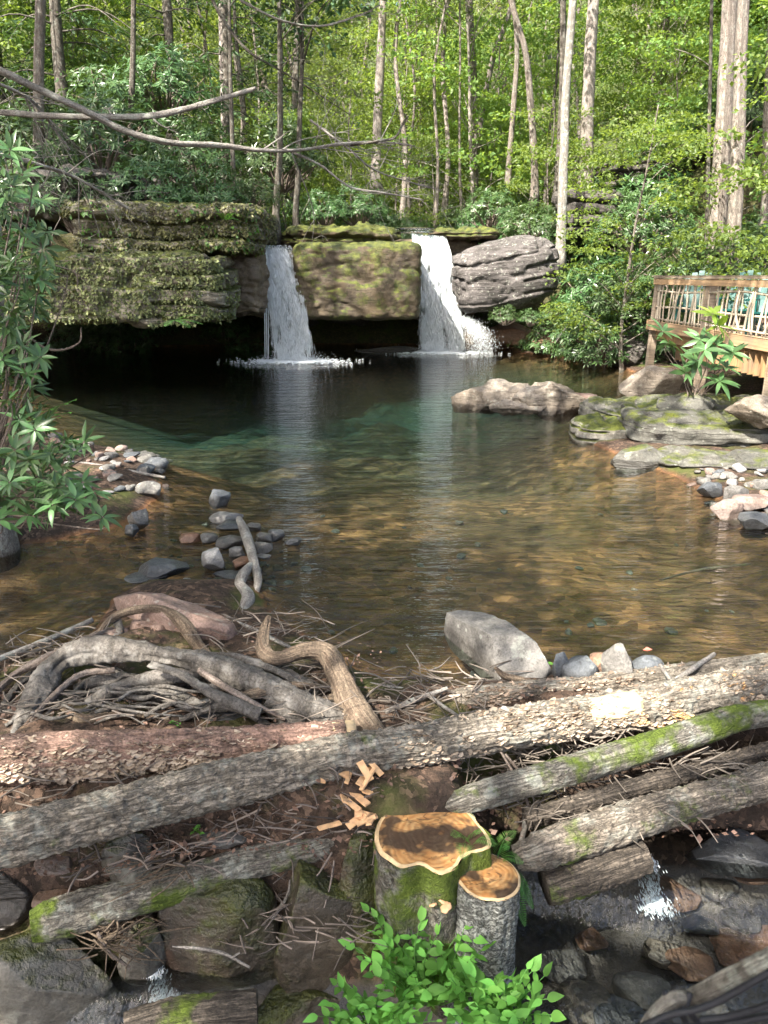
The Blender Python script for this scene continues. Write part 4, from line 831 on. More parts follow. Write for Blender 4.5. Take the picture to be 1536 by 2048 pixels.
stick('stick', 'pale stick standing upright right of the stump', 'stick', [(1035, 1708, -0.3, 10), (1048, 1660, -0.24, 12), (1054, 1612, -0.16, 10)], B_DEAD, 13)
stick('stick', 'slender stick slanting across the logs right of the stump', 'stick', [(1000, 1500, 0.02, 5), (1040, 1570, -0.1, 6), (1068, 1640, -0.2, 5)], B_TWIG, 14, side=[[(1010, 1508, 0.0, 6), (1040, 1545, -0.08, 7), (1066, 1588, -0.15, 5)]])
stick('stick', 'pale twig lying across the mossy rock face', 'stick', [(345, 1893, -0.5, 4), (400, 1897, -0.5, 7), (450, 1908, -0.5, 7), (500, 1935, -0.52, 5)], B_DEAD, 15, side=[[(465, 1915, -0.5, 5), (480, 1905, -0.48, 4)]])
stick('stick', 'pale curved stick above the litter left of the stump', 'stick', [(518, 1860, -0.5, 5), (545, 1835, -0.46, 7), (575, 1790, -0.4, 6), (580, 1760, -0.36, 4)], B_DEAD, 16)
stick('stick', 'twig leaning beside the red trickle rock', 'stick', [(195, 1865, -0.42, 6), (220, 1905, -0.5, 8), (260, 1935, -0.58, 6)], B_TWIG, 17)
stick('leaning_stick', 'pale stick leaning in the water at the far right bank', 'stick', [(1100, 708, 0.0, 6), (1120, 675, 0.62, 7), (1142, 642, 1.1, 5)], B_DEAD, 18)
stick('stick', 'thin bleached branch lying on the left spit', 'stick', [(140, 925, 0.15, 8), (200, 932, 0.15, 9), (330, 955, 0.08, 6)], B_DEAD, 19)
stick('stick', 'sunken branch under the shallow water at right', 'stick', [(1320, 1160, -0.12, 4), (1400, 1140, -0.12, 6), (1500, 1128, -0.12, 5)], B_ROT, 20)
# twig debris in the dam: nobody could count it
def debris(name, label, boxes, n, lens, seed, mat=None, r=(0.0015, 0.0055)):
    rg = np.random.default_rng(seed); mb = MB(); bx = np.array([b[:4] for b in boxes], float); ar_ = (bx[:, 2]-bx[:, 0])*(bx[:, 3]-bx[:, 1]); ar_ /= ar_.sum()
    for k in range(n):
        j = rg.choice(len(boxes), p=ar_); b = boxes[j]; p = PZ(rg.uniform(b[0], b[2]), rg.uniform(b[1], b[3]), b[4])
        L = rg.uniform(*lens); th = rg.normal(0, 0.8) + rg.choice([0, PI]); d = np.array([math.cos(th), math.sin(th), rg.normal(0, 0.28)])*L
        zz = max(p[2], H1(p[0], p[1])+0.01) + rg.uniform(0, 0.07); p = np.array([p[0], p[1], zz])
        mid = p + d*0.5 + rg.normal(0, 0.06, 3)*L; rr = rg.uniform(*r)
        mb.add(*tube([p, mid, p+d], [rr, rr*0.9, rr*0.5], 5, 7, cap0=False))
    return tag(link(name, mb.mesh(name, mat or TWIGS)), label, 'twigs', kind='stuff')
debris('twig_debris', 'heap of fine twigs caught in the dam behind the logs', [(-20, 1290, 200, 1460, 0.03), (420, 1240, 680, 1440, 0.05), (600, 1350, 1000, 1460, 0.02), (150, 1420, 700, 1460, 0.0), (0, 1580, 300, 1620, -0.05)], 620, (0.06, 0.28), 31)
debris('twig_debris', 'twigs and roots packed between the logs at right', [(880, 1500, 1536, 1560, -0.1), (980, 1560, 1400, 1650, -0.18), (1100, 1440, 1300, 1500, -0.02)], 420, (0.05, 0.22), 32)
debris('twig_debris', 'twigs scattered over the dam face at lower left', [(150, 1650, 420, 1760, -0.2), (420, 1650, 760, 1700, -0.15), (480, 1700, 720, 1900, -0.45)], 300, (0.04, 0.18), 33)
debris('twig_debris', 'red rootlets hanging over the trickle at the bottom left', [(190, 1830, 290, 1920, -0.5), (330, 1690, 380, 1760, -0.25)], 110, (0.08, 0.25), 34, B_DRIFT)
# dead leaves and wood chips
def litter(name, label, boxes, n, size, seed, mat):
    rg = np.random.default_rng(seed); bx = np.array([b[:4] for b in boxes], float); ar_ = (bx[:, 2]-bx[:, 0])*(bx[:, 3]-bx[:, 1]); j = rg.choice(len(boxes), n, p=ar_/ar_.sum())
    q = np.array([PZ(rg.uniform(bx[k, 0], bx[k, 2]), rg.uniform(bx[k, 1], bx[k, 3]), boxes[k][4]) for k in j])
    q[:, 2] = np.maximum(q[:, 2], H(q[:, 0], q[:, 1])) + rg.uniform(0.003, 0.03, n)
    D = rg.normal(size=(n, 3)); D[:, 2] *= 0.35; N_ = rg.normal(0, 0.4, (n, 3)); N_[:, 2] = 1
    L = rg.uniform(*size, n)*(0.5+0.5*rg.random(n)); V, F = leaves(q, D, N_, L, L*rg.uniform(0.4, 0.7, n), 0.3*rg.random())
    return tag(link(name, mk(name, V, F, mat, False)), label, 'leaf litter', kind='stuff')
litter('leaf_litter', 'brown dead leaves strewn over the dam between the logs', [(0, 1290, 760, 1460, 0.02), (300, 1600, 800, 1720, -0.15), (500, 1700, 720, 1760, -0.4), (900, 1480, 1500, 1680, -0.25), (0, 1600, 300, 1760, -0.2)], 2600, (0.015, 0.05), 41, L_DEAD)
V, F = leaves(np.zeros((1, 3)), np.array([[1.0, -0.3, 0.2]]), np.array([[0.1, -0.5, 1.0]]), 0.055, 0.032); tag(link('fallen_leaf', mk('fallen_leaf', V, F, L_ORANGE, False), None, PZ(1285, 1300, 0.12)), 'single orange fallen leaf on the stones at the near water edge', 'leaf')
rg = np.random.default_rng(77)
for k in range(26):
    q = PZ(rg.uniform(640, 760), rg.uniform(1585, 1660), -0.1); q[2] = max(q[2], H1(q[0], q[1])) + rg.uniform(0.01, 0.05)
    V, F = boxgrid(2); s = np.array([rg.uniform(0.02, 0.06), rg.uniform(0.008, 0.018), 0.004]); V = V*s; V[:, 2] += 0.15*V[:, 0]*rg.normal(0, 1)*0.5
    tag(link('wood_chip', mk('wood_chip', V, F, CHIP, False), None, q, (rg.normal(0, .3), rg.normal(0, .3), rg.uniform(0, 6))), 'tan wood chip from sawing lying left of the stump', 'wood chip', 'wood chips left of the stump')

# ------------------------------------------------------------------ stumps
def stump(name, label, top, lean, outline, h, bark, cutm, seed, r0, parent=None):
    """outline: list of (angle deg, radius) of the cut face"""
    t = thing(name, label, 'stump', top - np.array([0, 0, h]))
    n = 120; th = np.linspace(0, 2*PI, n, endpoint=False)
    oa = np.radians([a for a, _ in outline]); orr = np.array([r for _, r in outline])
    R = np.interp(th, np.concatenate([oa-2*PI, oa, oa+2*PI]), np.tile(orr, 3)); K = np.exp(-np.linspace(-4, 4, 9)**2/2); K /= K.sum()
    R = R*(1+0.03*fbm(np.column_stack([np.cos(th)*5, np.sin(th)*5, 0*th+seed]), seed, 4))
    R = np.convolve(np.concatenate([R[-4:], R, R[:4]]), K, 'valid')
    m = 60; zz = np.linspace(0, 1, m); rows = []
    for k, s in enumerate(zz):              # s: 0 top .. 1 bottom
        q = np.column_stack([np.cos(th), np.sin(th), np.full(n, s*h*6)]); 
        rr = R*(1+0.30*s**2.2) + 0.010*fbm(q*np.array([5, 5, 1.2]), seed, 4) + 0.006*(1-2*np.abs(vnoise(q*np.array([11, 11, 6]), seed+2)))
        ln = np.array([lean[0], lean[1]])*(1-s)*h
        rows.append(np.column_stack([np.cos(th)*rr+ln[0]-lean[0]*h, np.sin(th)*rr+ln[1]-lean[1]*h, np.full(n, h*(1-s))]))
    V = np.concatenate(rows); V[:, :2] += np.array(lean)*h; i = (np.arange(m-1)[:, None]*n+np.arange(n)[None, :]); jn = (np.arange(n)+1) % n
    F = np.stack([i, i+n, (np.arange(1, m)[:, None]*n+jn[None, :]), (np.arange(m-1)[:, None]*n+jn[None, :])], -1).reshape(-1, 4)
    uv = np.column_stack([V[:, 2], np.tile(th*r0, m)])
    V[:, :2] -= np.array(lean)*h
    link('bark', mk('bark', V, F, bark, uv=uv), t)
    # cut face: rings of verts, slightly dished, a pale sapwood rim
    def disk(f0, f1, rings, z0, mat, nm):
        rad = np.linspace(f0, f1, rings); Vd = []
        for f in rad:
            q = np.column_stack([np.cos(th)*R*f, np.sin(th)*R*f, np.zeros(n)]); q[:, 2] = z0 + 0.006*fbm(q*22+seed, seed, 3) - 0.006*(f > 0.97)
            Vd.append(q)
        Vd = np.concatenate(Vd); i = np.arange(rings-1)[:, None]*n+np.arange(n)[None, :]; i2 = np.arange(rings-1)[:, None]*n+jn[None, :]
        Fd = [np.stack([i, i+n, i2+n, i2], -1).reshape(-1, 4)]
        if f0 < 0.02: Fd.append(np.arange(n)[::1][None, :])
        return link(nm, mk(nm, Vd, Fd, mat, True), t, (0, 0, h))
    disk(0.01, 0.925, 24, 0.006, cutm, 'cut_face'); disk(0.915, 1.0, 5, 0.004, SAPW, 'sapwood_rim')
    return t
top1 = PZ(872, 1640, -0.09); s1 = mpp(top1)
st1 = stump('tree_stump', 'large sawn stump with dark-stained lobed cut face', top1, (0, 0), [(0, 0.235), (18, 0.215), (45, 0.21), (75, 0.215), (100, 0.245), (125, 0.25), (150, 0.245), (172, 0.255), (195, 0.25), (215, 0.235), (230, 0.225), (244, 0.17), (256, 0.17), (275, 0.215), (292, 0.20), (310, 0.165), (328, 0.18), (345, 0.255)], 0.95, B_STUMPM, CUT[0], 1, 0.2)
st1.rotation_euler = (0.10, -0.02, 0)
top2 = PZ(960, 1735, -0.21)
st2 = stump('tree_stump', 'smaller round sawn stump with grey scaly bark in front', top2, (0, 0), [(0, 0.135), (60, 0.128), (120, 0.13), (160, 0.115), (180, 0.142), (200, 0.13), (270, 0.125), (320, 0.135)], 0.72, B_STUMP, CUT[1], 2, 0.12)
st2.rotation_euler = (0.07, 0.04, 0)
mo = PZ(835, 1770, -0.33)
V, F = rock_shape((0.36, 0.26, 0.5), 66, 5, 3, 0.16); tag(link('moss_mound', mk('moss_mound', V, F, R_MOSSB), None, mo+np.array([0.03, 0.08, -0.22])), 'mossy root crown between the two stumps', 'moss')
V, F = rock_shape((0.36, 0.34, 0.95), 67, 5, 3, 0.18); tag(link('moss_mound', mk('moss_mound', V, F, R_MOSSB), None, PZ(745, 1790, -0.4)+np.array([0.0, 0.12, -0.2])), 'mossy swelling at the left foot of the large stump', 'moss')
# little tan mushrooms
rg = np.random.default_rng(4)
for x, y, r in ((762, 1682, 10), (772, 1690, 8), (880, 1772, 11), (888, 1765, 9), (866, 1810, 7), (886, 1803, 9), (892, 1815, 11), (905, 1742, 8), (908, 1728, 7)):
    q = PZ(x, y, -0.3 if y > 1700 else -0.12); q = P(x, y, q[1]-0.03) if y > 1750 else q; s = r*mpp(q)*1.15
    V, F = ico(3); V = V.copy(); th = np.arctan2(V[:, 1], V[:, 0]); rr = np.hypot(V[:, 0], V[:, 1]); V[:, 2] = 0.35*V[:, 2]+0.3*rr**2*np.sin(5*th+x)*0.5; V = V*s
    tag(link('mushroom', mk('mushroom', V, F, MUSH), None, q, (0.6, 0, rg.uniform(0, 6))), 'small frilly tan mushroom growing on the stump', 'mushroom', 'mushrooms on the stump')
# ------------------------------------------------------------------ trees
def sprays(rng, C, n_per, rad, flat, L, W, up=0.75):
    m = len(C); n = m*n_per; c = np.repeat(C, n_per, 0)
    r = rad*np.sqrt(rng.random(n)); th = rng.uniform(0, 2*PI, n)
    off = np.column_stack([np.cos(th)*r, np.sin(th)*r, rng.normal(0, flat, n)-0.12*r])
    tilt = np.repeat(rng.normal(0, 0.25, (m, 2)), n_per, 0); off[:, 2] += (off[:, :2]*tilt).sum(1)
    D = off.copy(); D[:, 2] = -0.2; D += rng.normal(0, 0.5, (n, 3)); N_ = rng.normal(0, 0.55, (n, 3)); N_[:, 2] += up*1.4
    s = rng.uniform(0.7, 1.25, n); return leaves(c+off, D, N_, L*s, W*s, 0.18)
def crown_tree(seed, h, z0, R, nclump, n_per, mat, bark, L=0.17, W=0.11, srad=0.85, flat=0.10, trunk_r=0.14, pts=None, bare=0.0, hole=-0.25, nl=10):
    """returns (trunk mesh, crown mesh), base at the origin"""
    rng = np.random.default_rng(seed)
    if pts is None:
        k = 6; a = rng.normal(0, 0.25, (k, 2)).cumsum(0)*h/14; pts = np.column_stack([a-a[0], np.linspace(-0.4, h, k)])
    rad = np.interp(np.linspace(0, 1, len(pts)), [0, 0.06, 1], [trunk_r*1.5, trunk_r, trunk_r*0.25])
    mb = MB(); mb.add(*tube(pts, rad, 14, 40, bark_disp(trunk_r*0.06, seed, 3, 1.5, trunk_r*0.12)))
    path, tt = catmull(np.asarray(pts, float), 60); C = []
    tries = 0
    while len(C) < nclump and tries < nclump*8:
        tries += 1; z = rng.uniform(z0, h); f = (z-z0)/(h-z0); rr = R*np.sqrt(np.clip(1-(f*1.05-0.35)**2/0.72, 0.05, 1)); th = rng.uniform(0, 2*PI); r = rr*np.sqrt(rng.uniform(0.08, 1))
        ax = path[np.argmin(np.abs(path[:, 2]-z*0.97))]; c = np.array([ax[0]+math.cos(th)*r, ax[1]+math.sin(th)*r, z])
        if vnoise((c*0.55+seed*3.1)[None], seed)[0] < hole: continue
        C.append(c)
    C = np.array(C)
    for k in range(min(nl*2, len(C))):
        c = C[k*len(C)//(nl*2) % len(C)]; zb = max(c[2]-np.hypot(c[0], c[1])*rng.uniform(0.3, 0.9), z0*0.6); b = path[np.argmin(np.abs(path[:, 2]-zb))]
        mid = (b+c)/2+rng.normal(0, 0.15, 3)+np.array([0, 0, 0.2]); r0 = trunk_r*rng.uniform(0.14, 0.32)
        mb.add(*tube([b, mid, c], [r0, r0*0.65, r0*0.2], 6, 12))
    V, F = sprays(rng, C, n_per, srad, flat, L, W)
    return mb.mesh('trunk', bark), mk('crown', V, F, mat, False)
def hemlock(seed, h, z0, R, bark=None, dens=1.0):
    rng = np.random.default_rng(seed); a = rng.normal(0, 0.12, (5, 2)).cumsum(0); pts = np.column_stack([a-a[0], np.linspace(-0.4, h, 5)])
    mb = MB(); mb.add(*tube(pts, np.linspace(0.2, 0.04, 5), 12, 30, bark_disp(0.012, seed, 3, 1.5, 0.02)))
    VV = []; FF = []; nb = 0
    for k in range(int(46*dens)):
        z = rng.uniform(z0, h); rr = R*(1-(z-z0)/(h-z0)*0.85)*rng.uniform(0.7, 1.1); th = rng.uniform(0, 2*PI); d = np.array([math.cos(th), math.sin(th), 0])
        p0 = np.array([0, 0, z]); p1 = p0+d*rr*0.5+np.array([0, 0, 0.1]); p2 = p0+d*rr+np.array([0, 0, -0.28*rr])
        mb.add(*tube([p0, p1, p2], [0.028, 0.018, 0.005], 5, 10))
        n = int(150*rr/R); t = rng.uniform(0.15, 1.0, n)[:, None]; c = p0*(1-t)**2+2*p1*t*(1-t)+p2*t*t
        s = np.array([-d[1], d[0], 0]); o = rng.normal(0, 1, n)[:, None]*(0.42*(1.1-t)); c = c+s*o+np.column_stack([rng.normal(0, .05, n), rng.normal(0, .05, n), -0.25*np.abs(o[:, 0])+rng.normal(0, 0.04, n)])
        D = d[None]*0.6+s[None]*np.sign(o)*0.9+rng.normal(0, 0.25, (n, 3))+np.array([0, 0, -0.35]); N_ = rng.normal(0, 0.3, (n, 3))+np.array([0, 0, 1.0])
        L = rng.uniform(0.14, 0.30, n); V, F = leaves(c, D, N_, L, L*0.26, 0.1); VV.append(V); FF.append(F+nb); nb += len(V)
    return mb.mesh('trunk', bark or B_DARK), mk('crown', np.concatenate(VV), np.concatenate(FF), L_HEM, False)
def rhodo(seed, R, h, nw, L=0.16, mat=None, stems=26):
    rng = np.random.default_rng(seed); d = unit(rng, nw); d[:, 2] = np.abs(d[:, 2])*0.9+0.02
    lump = 1+0.35*fbm(d*2.2+seed, seed, 3); rr = np.where(rng.random(nw) < 0.75, rng.uniform(0.82, 1.0, nw), rng.uniform(0.45, 0.85, nw))*lump
    C = d*np.array([R, R, h])*rr[:, None]; C[:, 2] = np.maximum(C[:, 2], 0.1+0.25*rng.random(nw)); ax = d*np.array([1, 1, 1.0])+np.array([0, 0, 0.55])+rng.normal(0, 0.25, (nw, 3)); ax /= np.linalg.norm(ax, axis=1)[:, None]
    V, F = whorls(rng, C, ax, 9, L); mb = MB()
    for k in range(stems):
        c = C[k]; b = np.array([c[0]*0.12, c[1]*0.12, -0.3]); mid = (b+c)/2+rng.normal(0, 0.12, 3)+np.array([0, 0, 0.1]); mb.add(*tube([b, mid, c], [0.03, 0.02, 0.006], 6, 12))
    return mb.mesh('stems', B_TWIG), mk('foliage', V, F, mat or L_RHO, False)
def whorls(rng, C, ax, n, L):
    m = len(C); a = np.where(np.abs(ax[:, 2:3]) < 0.9, np.array([[0, 0, 1.0]]), np.array([[1.0, 0, 0]])); u = np.cross(ax, a); u /= np.linalg.norm(u, axis=1)[:, None]; v = np.cross(ax, u)
    th = (np.arange(n)/n*2*PI)[None, :]+rng.uniform(0, 6, (m, 1))+rng.normal(0, 0.15, (m, n)); el = rng.normal(0.05, 0.34, (m, n))
    D = (u[:, None]*np.cos(th)[..., None]+v[:, None]*np.sin(th)[..., None])*np.cos(el)[..., None]+ax[:, None]*np.sin(el)[..., None]
    D[..., 2] -= 0.12
    N_ = np.repeat(ax[:, None], n, 1)+rng.normal(0, 0.12, (m, n, 3)); Ls = L*rng.uniform(0.55, 1.2, (m, n))*rng.uniform(0.75, 1.15, (m, 1))
    c = np.repeat(C[:, None], n, 1)+D*0.012
    return leaves(c.reshape(-1, 3), D.reshape(-1, 3), N_.reshape(-1, 3), Ls.ravel(), Ls.ravel()*0.30, 0.16)
def put(proto, name, label, cat, x, y, s=1.0, group=None, rz=0, z=None, names=('trunk', 'crown')):
    z = H1(x, y) if z is None else z
    t = thing(name, label, cat, (x, y, z), group, rz); t.scale = (s, s, s) if np.isscalar(s) else s
    for nm, me in zip(names, proto): link(nm, me, t)
    return t

TALL = [crown_tree(400+k, 19, 4.0, 3.6, 95, 85, L_TALL, B_TREE, 0.19, 0.12, 0.95, trunk_r=0.15) for k in range(3)]
UNDER = [crown_tree(420+k, 9.5, 1.8, 2.9, 60, 95, L_MAPLE, (B_TREE, B_PALE, B_DARK)[k], 0.16, 0.105, 0.85, 0.06, trunk_r=0.075) for k in range(3)]
SMALL = [crown_tree(440+k, 5.0, 0.7, 1.7, 34, 85, L_MAPLE, B_TREE, 0.125, 0.08, 0.6, 0.06, trunk_r=0.045) for k in range(2)]
HEM = [hemlock(460+k, 12, 1.0, 3.2) for k in range(2)]
RHO = [rhodo(480+k, 1.25, 1.5, 330) for k in range(3)]

# trees whose trunks can be picked out in the photo: (trunk pixels at distance Y), width px
def trunk_tree(label, px, Y, wpx, seed, mat, bark, top=18, crown_z=6.5, R=3.2, ncl=28, hole=-0.2, name='forest_tree', per=80, L=0.19):
    pw = np.array([P(x, y, Y) for x, y in px]); base = pw[0].copy(); g = H1(base[0], base[1]); base[2] = max(g, base[2]-0.6); g = base[2]
    pts = [np.array([0, 0, -0.4])] if pw[0][2] > g+0.2 else []
    pts += [p-base for p in pw]; d = pts[-1]-pts[-2]; d /= np.linalg.norm(d); last = pts[-1]
    while last[2] < top: last = last+d*2.5+np.array([0.1*math.sin(seed+last[2]), 0, 0]); pts.append(last)
    tr, cr = crown_tree(seed, max(top, last[2]), crown_z, R, ncl, per, mat, bark, L=L, W=L*0.62, trunk_r=wpx*0.5*mpp(pw[0]), pts=np.array(pts), hole=hole)
    t = thing(name, label, 'tree', base); link('trunk', tr, t); link('crown', cr, t); return t
trunk_tree('pale pinkish trunk above the left ledges, left of the left waterfall', [(452, 330), (452, 210), (448, 100), (446, -40)], 30, 24, 501, L_TALL, B_PALE, 20, 10, ncl=24)
trunk_tree('pale straight trunk above the gap between the waterfalls', [(752, 330), (757, 200), (762, 100), (768, -40)], 34, 20, 502, L_TALL, B_PALE, 20, 9, ncl=24)
trunk_tree('slender dark trunk rising above the right waterfall', [(948, 330), (948, 180), (942, 60), (936, -60)], 36, 16, 503, L_TALL, B_TREE, 20, 9, ncl=24)
trunk_tree('crooked thin trunk leaning right above the right waterfall', [(960, 250), (985, 120), (1010, 50), (1040, -40)], 38, 12, 504, L_TALL, B_TREE, 18, 9, ncl=20)
trunk_tree('curved grey trunk bending left over the layered boulder', [(1070, 350), (1062, 220), (1052, 110), (1030, 30), (1010, -40)], 29, 15, 505, L_MAPLE, B_TREE, 16, 8, ncl=20)
trunk_tree('thin pale trunk beside the curved grey trunk', [(1018, 330), (1028, 200), (1034, 90), (1022, -30)], 31, 12, 506, L_MAPLE, B_TREE, 17, 8, ncl=20)
trunk_tree('grey mottled trunk right of the layered boulder', [(1122, 470), (1128, 300), (1132, 180), (1148, -30)], 24.5, 21, 507, L_MAPLE, B_LICH, 16, 7.5, ncl=24)
trunk_tree('dark trunk just behind the grey mottled trunk', [(1118, 340), (1124, 200), (1126, 80), (1126, -40)], 29, 16, 508, L_TALL, B_DARK, 18, 8.5, ncl=20)
trunk_tree('broad sunlit pale trunk in the right woods', [(1172, 330), (1176, 200), (1182, 80), (1190, -40)], 30, 27, 509, L_TALL, B_PALE, 20, 9, ncl=24)
trunk_tree('left trunk of the big grey pair behind the deck', [(1430, 560), (1438, 400), (1448, 240), (1455, 100), (1462, -40)], 18.5, 38, 510, L_TALL, B_MID, 19, 8, ncl=28)
trunk_tree('right trunk of the big grey pair behind the deck', [(1462, 560), (1472, 400), (1478, 240), (1482, 100), (1490, -40)], 18.0, 30, 511, L_TALL, B_MID, 19, 8, ncl=28)
trunk_tree('thin dark sapling left of the big trunk pair', [(1412, 520), (1416, 350), (1420, 180), (1424, -40)], 20, 9, 512, L_MAPLE, B_DARK, 14, 7, ncl=16)
trunk_tree('dark trunk at the right edge behind the deck', [(1534, 420), (1538, 250), (1545, 80), (1550, -40)], 22, 26, 513, L_TALL, B_TREE, 18, 8, ncl=24)
trunk_tree('short dark trunk on the cliff top left of the falls', [(552, 425), (556, 360), (560, 300), (560, 100)], 24.5, 16, 514, L_HEM, B_DARK, 10, 5.5, R=2.2, ncl=16)
trunk_tree('second short dark trunk on the cliff top beside the first', [(592, 420), (596, 360), (598, 280), (604, 120)], 25.5, 14, 515, L_HEM, B_DARK, 10, 5.5, R=2.2, ncl=16)
trunk_tree('brown trunk standing in the shade at upper left', [(76, 420), (78, 300), (78, 160), (82, -40)], 22, 26, 516, L_HEM, B_TREE, 18, 8, ncl=24)
trunk_tree('thin trunk in the shade left of centre', [(262, 400), (262, 250), (266, 120), (268, -40)], 25, 14, 517, L_HEM, B_DARK, 16, 8, ncl=20)
trunk_tree('dark upright trunk behind the thin dead branches', [(470, 400), (466, 330), (464, 250), (460, 120)], 23, 12, 518, L_HEM, B_DARK, 10, 5, R=2, ncl=12)
# near lichened trunk at the left edge, crown above the picture
trunk_tree('lichened trunk cut off by the left picture edge, behind the near rhododendron', [(-40, 900), (-28, 720), (-26, 560), (-30, 400), (-40, 150), (-48, -60)], 6.2, 70, 519, L_TALL, B_LICH, 15, 8.5, R=4.5, ncl=50, hole=-0.35)

rg = np.random.default_rng(12)
def scatter(n, xr, yr, protos, name, label, cat, group, s=(0.8, 1.25), names=('trunk', 'crown'), keep=None):
    c = 0; tries = 0
    while c < n and tries < n*40:
        tries += 1; x, y = rg.uniform(*xr), rg.uniform(*yr)
        if keep and not keep(x, y): continue
        put(protos[rg.integers(len(protos))], name, label, cat, x, y, rg.uniform(*s), group, rg.uniform(0, 6.3), names=names); c += 1
scatter(18, (-26, 34), (44, 62), TALL, 'forest_tree', 'tall leafy tree deep in the woods behind the waterfalls', 'tree', 'far trees behind the waterfalls')
scatter(50, (-45, 55), (62, 105), TALL, 'forest_tree', 'leafy tree on the far hillside', 'tree', 'trees on the far hillside', (0.9, 1.3))
SLIM = [crown_tree(470+k, 17, 8.5, 2.6, 15, 80, L_TALL, (B_MID, B_TREE, B_TREE)[k], 0.18, 0.11, 0.85, trunk_r=(0.10, 0.075, 0.06)[k], nl=7) for k in range(3)]
scatter(32, (-9, 26), (31, 54), SLIM, 'slender_tree', 'slim straight trunk among the woods behind the falls', 'tree', 'slim trunks behind the falls', (0.85, 1.15), keep=lambda x, y: not (x < 4 and y < 30))
scatter(14, (-8, 14), (58, 80), TALL, 'forest_tree', 'leafy tree up the valley behind the slim trunks', 'tree', 'trees up the valley')
scatter(27, (-3, 22), (31, 50), UNDER, 'understory_tree', 'slim bright green understory tree above the falls', 'tree', 'understory trees above the falls', (0.75, 1.2))
scatter(16, (8, 26), (24, 42), UNDER, 'understory_tree', 'slim leafy tree on the slope behind the deck', 'tree', 'understory trees on the right slope', (0.7, 1.1), keep=lambda x, y: x > 0.30*y)
scatter(16, (-24, -4), (27, 42), HEM, 'hemlock', 'dark drooping hemlock on the left slope', 'tree', 'hemlocks on the left slope', (0.8, 1.3), keep=lambda x, y: x < -0.02*y-3)
scatter(8, (-20, -6), (30, 44), UNDER, 'understory_tree', 'leafy understory tree among the left hemlocks', 'tree', 'understory trees on the left slope', (0.8, 1.2))
scatter(26, (-4, 22), (27, 46), SMALL, 'sapling', 'leafy sapling among the trunks behind the falls', 'sapling', 'saplings behind the falls', (0.7, 1.2))
SH = ('stems', 'foliage')
scatter(22, (-14, -1), (24.5, 31), RHO, 'rhododendron', 'rhododendron shrub on top of the left cliff', 'shrub', 'rhododendrons on the left cliff top', (0.6, 1.1), SH, keep=lambda x, y: not (-3.6 < x < -1.0 and y < 26))
scatter(16, (-2, 6), (27.5, 34), RHO, 'rhododendron', 'low rhododendron shrub along the creek above the falls', 'shrub', 'rhododendrons above the falls', (0.6, 1.1), SH)
scatter(30, (5.2, 15), (20.5, 33), RHO, 'rhododendron', 'rhododendron shrub on the right slope', 'shrub', 'rhododendrons on the right slope', (0.8, 1.5), SH, keep=lambda x, y: x > 0.21*y+0.6)
scatter(70, (-30, 36), (34, 75), RHO, 'rhododendron', 'rhododendron shrub far back under the trees', 'shrub', 'rhododendrons far back', (0.9, 1.6), SH)
# shrubs that stand out: (px, py of the base, Y, size)
for px, py, Y, s, lab in [(1120, 690, 23.0, 1.0, 'rhododendron hanging over the right end of the layered boulder'), (1215, 600, 21.5, 1.25, 'big sunlit rhododendron with whitish glossy leaves left of the deck'), (1275, 620, 20.5, 1.1, 'rhododendron right against the left deck post'),
        (1190, 665, 21.0, 0.85, 'low rhododendron drooping over the pink waterline rock'), (1290, 470, 22.5, 1.2, 'sunlit rhododendron above the deck railing'), (1370, 560, 18.5, 0.9, 'rhododendron behind the railing at the teal chair'), (1515, 560, 17.5, 1.1, 'rhododendron behind the deck at the right edge'),
        (1060, 460, 25.0, 0.8, 'small rhododendron on top of the layered boulder'), (330, 200, 27.0, 1.5, 'tall rhododendron with pale shining leaves at upper left'), (240, 240, 26, 1.4, 'rhododendron just left of the pale shining one'), (1010, 636, 22.6, 0.35, 'low green plant on the ledge under the layered boulder'), (1060, 640, 22.4, 0.3, 'second low green plant on the ledge under the boulder')]:
    q = P(px, py, Y); put(RHO[rg.integers(3)], 'rhododendron', lab, 'shrub', q[0], q[1], s, None, rg.uniform(0, 6), z=q[2]-0.3*s, names=SH)
for px, py, Y, s, lab in [(150, 420, 20.5, 0.9, 'leafy rhododendron on the left end of the upper ledge'), (300, 395, 21.5, 1.0, 'leafy rhododendron behind the upper mossy ledge'), (420, 400, 22.0, 0.9, 'rhododendron on the ledge near the pale pinkish trunk'), (60, 330, 22.5, 1.4, 'large rhododendron against the dark outcrop at upper left'), (200, 300, 24.0, 1.5, 'broad rhododendron in the shade above the outcrop'),
        (380, 330, 24.5, 1.3, 'rhododendron thicket left of the cliff top trunks'), (500, 400, 23.0, 0.7, 'small rhododendron beside the left waterfall lip'), (650, 430, 25.5, 0.7, 'small rhododendron on the ledge step above the mossy block'), (720, 425, 26.0, 0.8, 'rhododendron behind the mossy ledge step'), (980, 430, 26.5, 0.8, 'rhododendron behind the thin mossy ledge'), (560, 330, 26.5, 1.3, 'rhododendron behind the short dark trunks')]:
    q = P(px, py, Y); put(RHO[rg.integers(3)], 'rhododendron', lab, 'shrub', q[0], q[1], s, None, rg.uniform(0, 6), z=q[2]-0.3*s, names=SH)
for k, (px, py, Y, s, lab) in enumerate([(1265, 560, 19.5, 0.85, 'young maple with bright layered leaves above the deck'), (1420, 560, 16.5, 0.9, 'young maple behind the chairs on the deck'), (1600, 560, 15.5, 0.9, 'young maple at the right edge over the deck')]):
    if k == 1: continue
    q = P(px, py, Y); put(UNDER[k], 'young_maple', lab, 'tree', q[0], q[1], s*0.75, None, k*2.1, z=H1(q[0], q[1])-0.2)

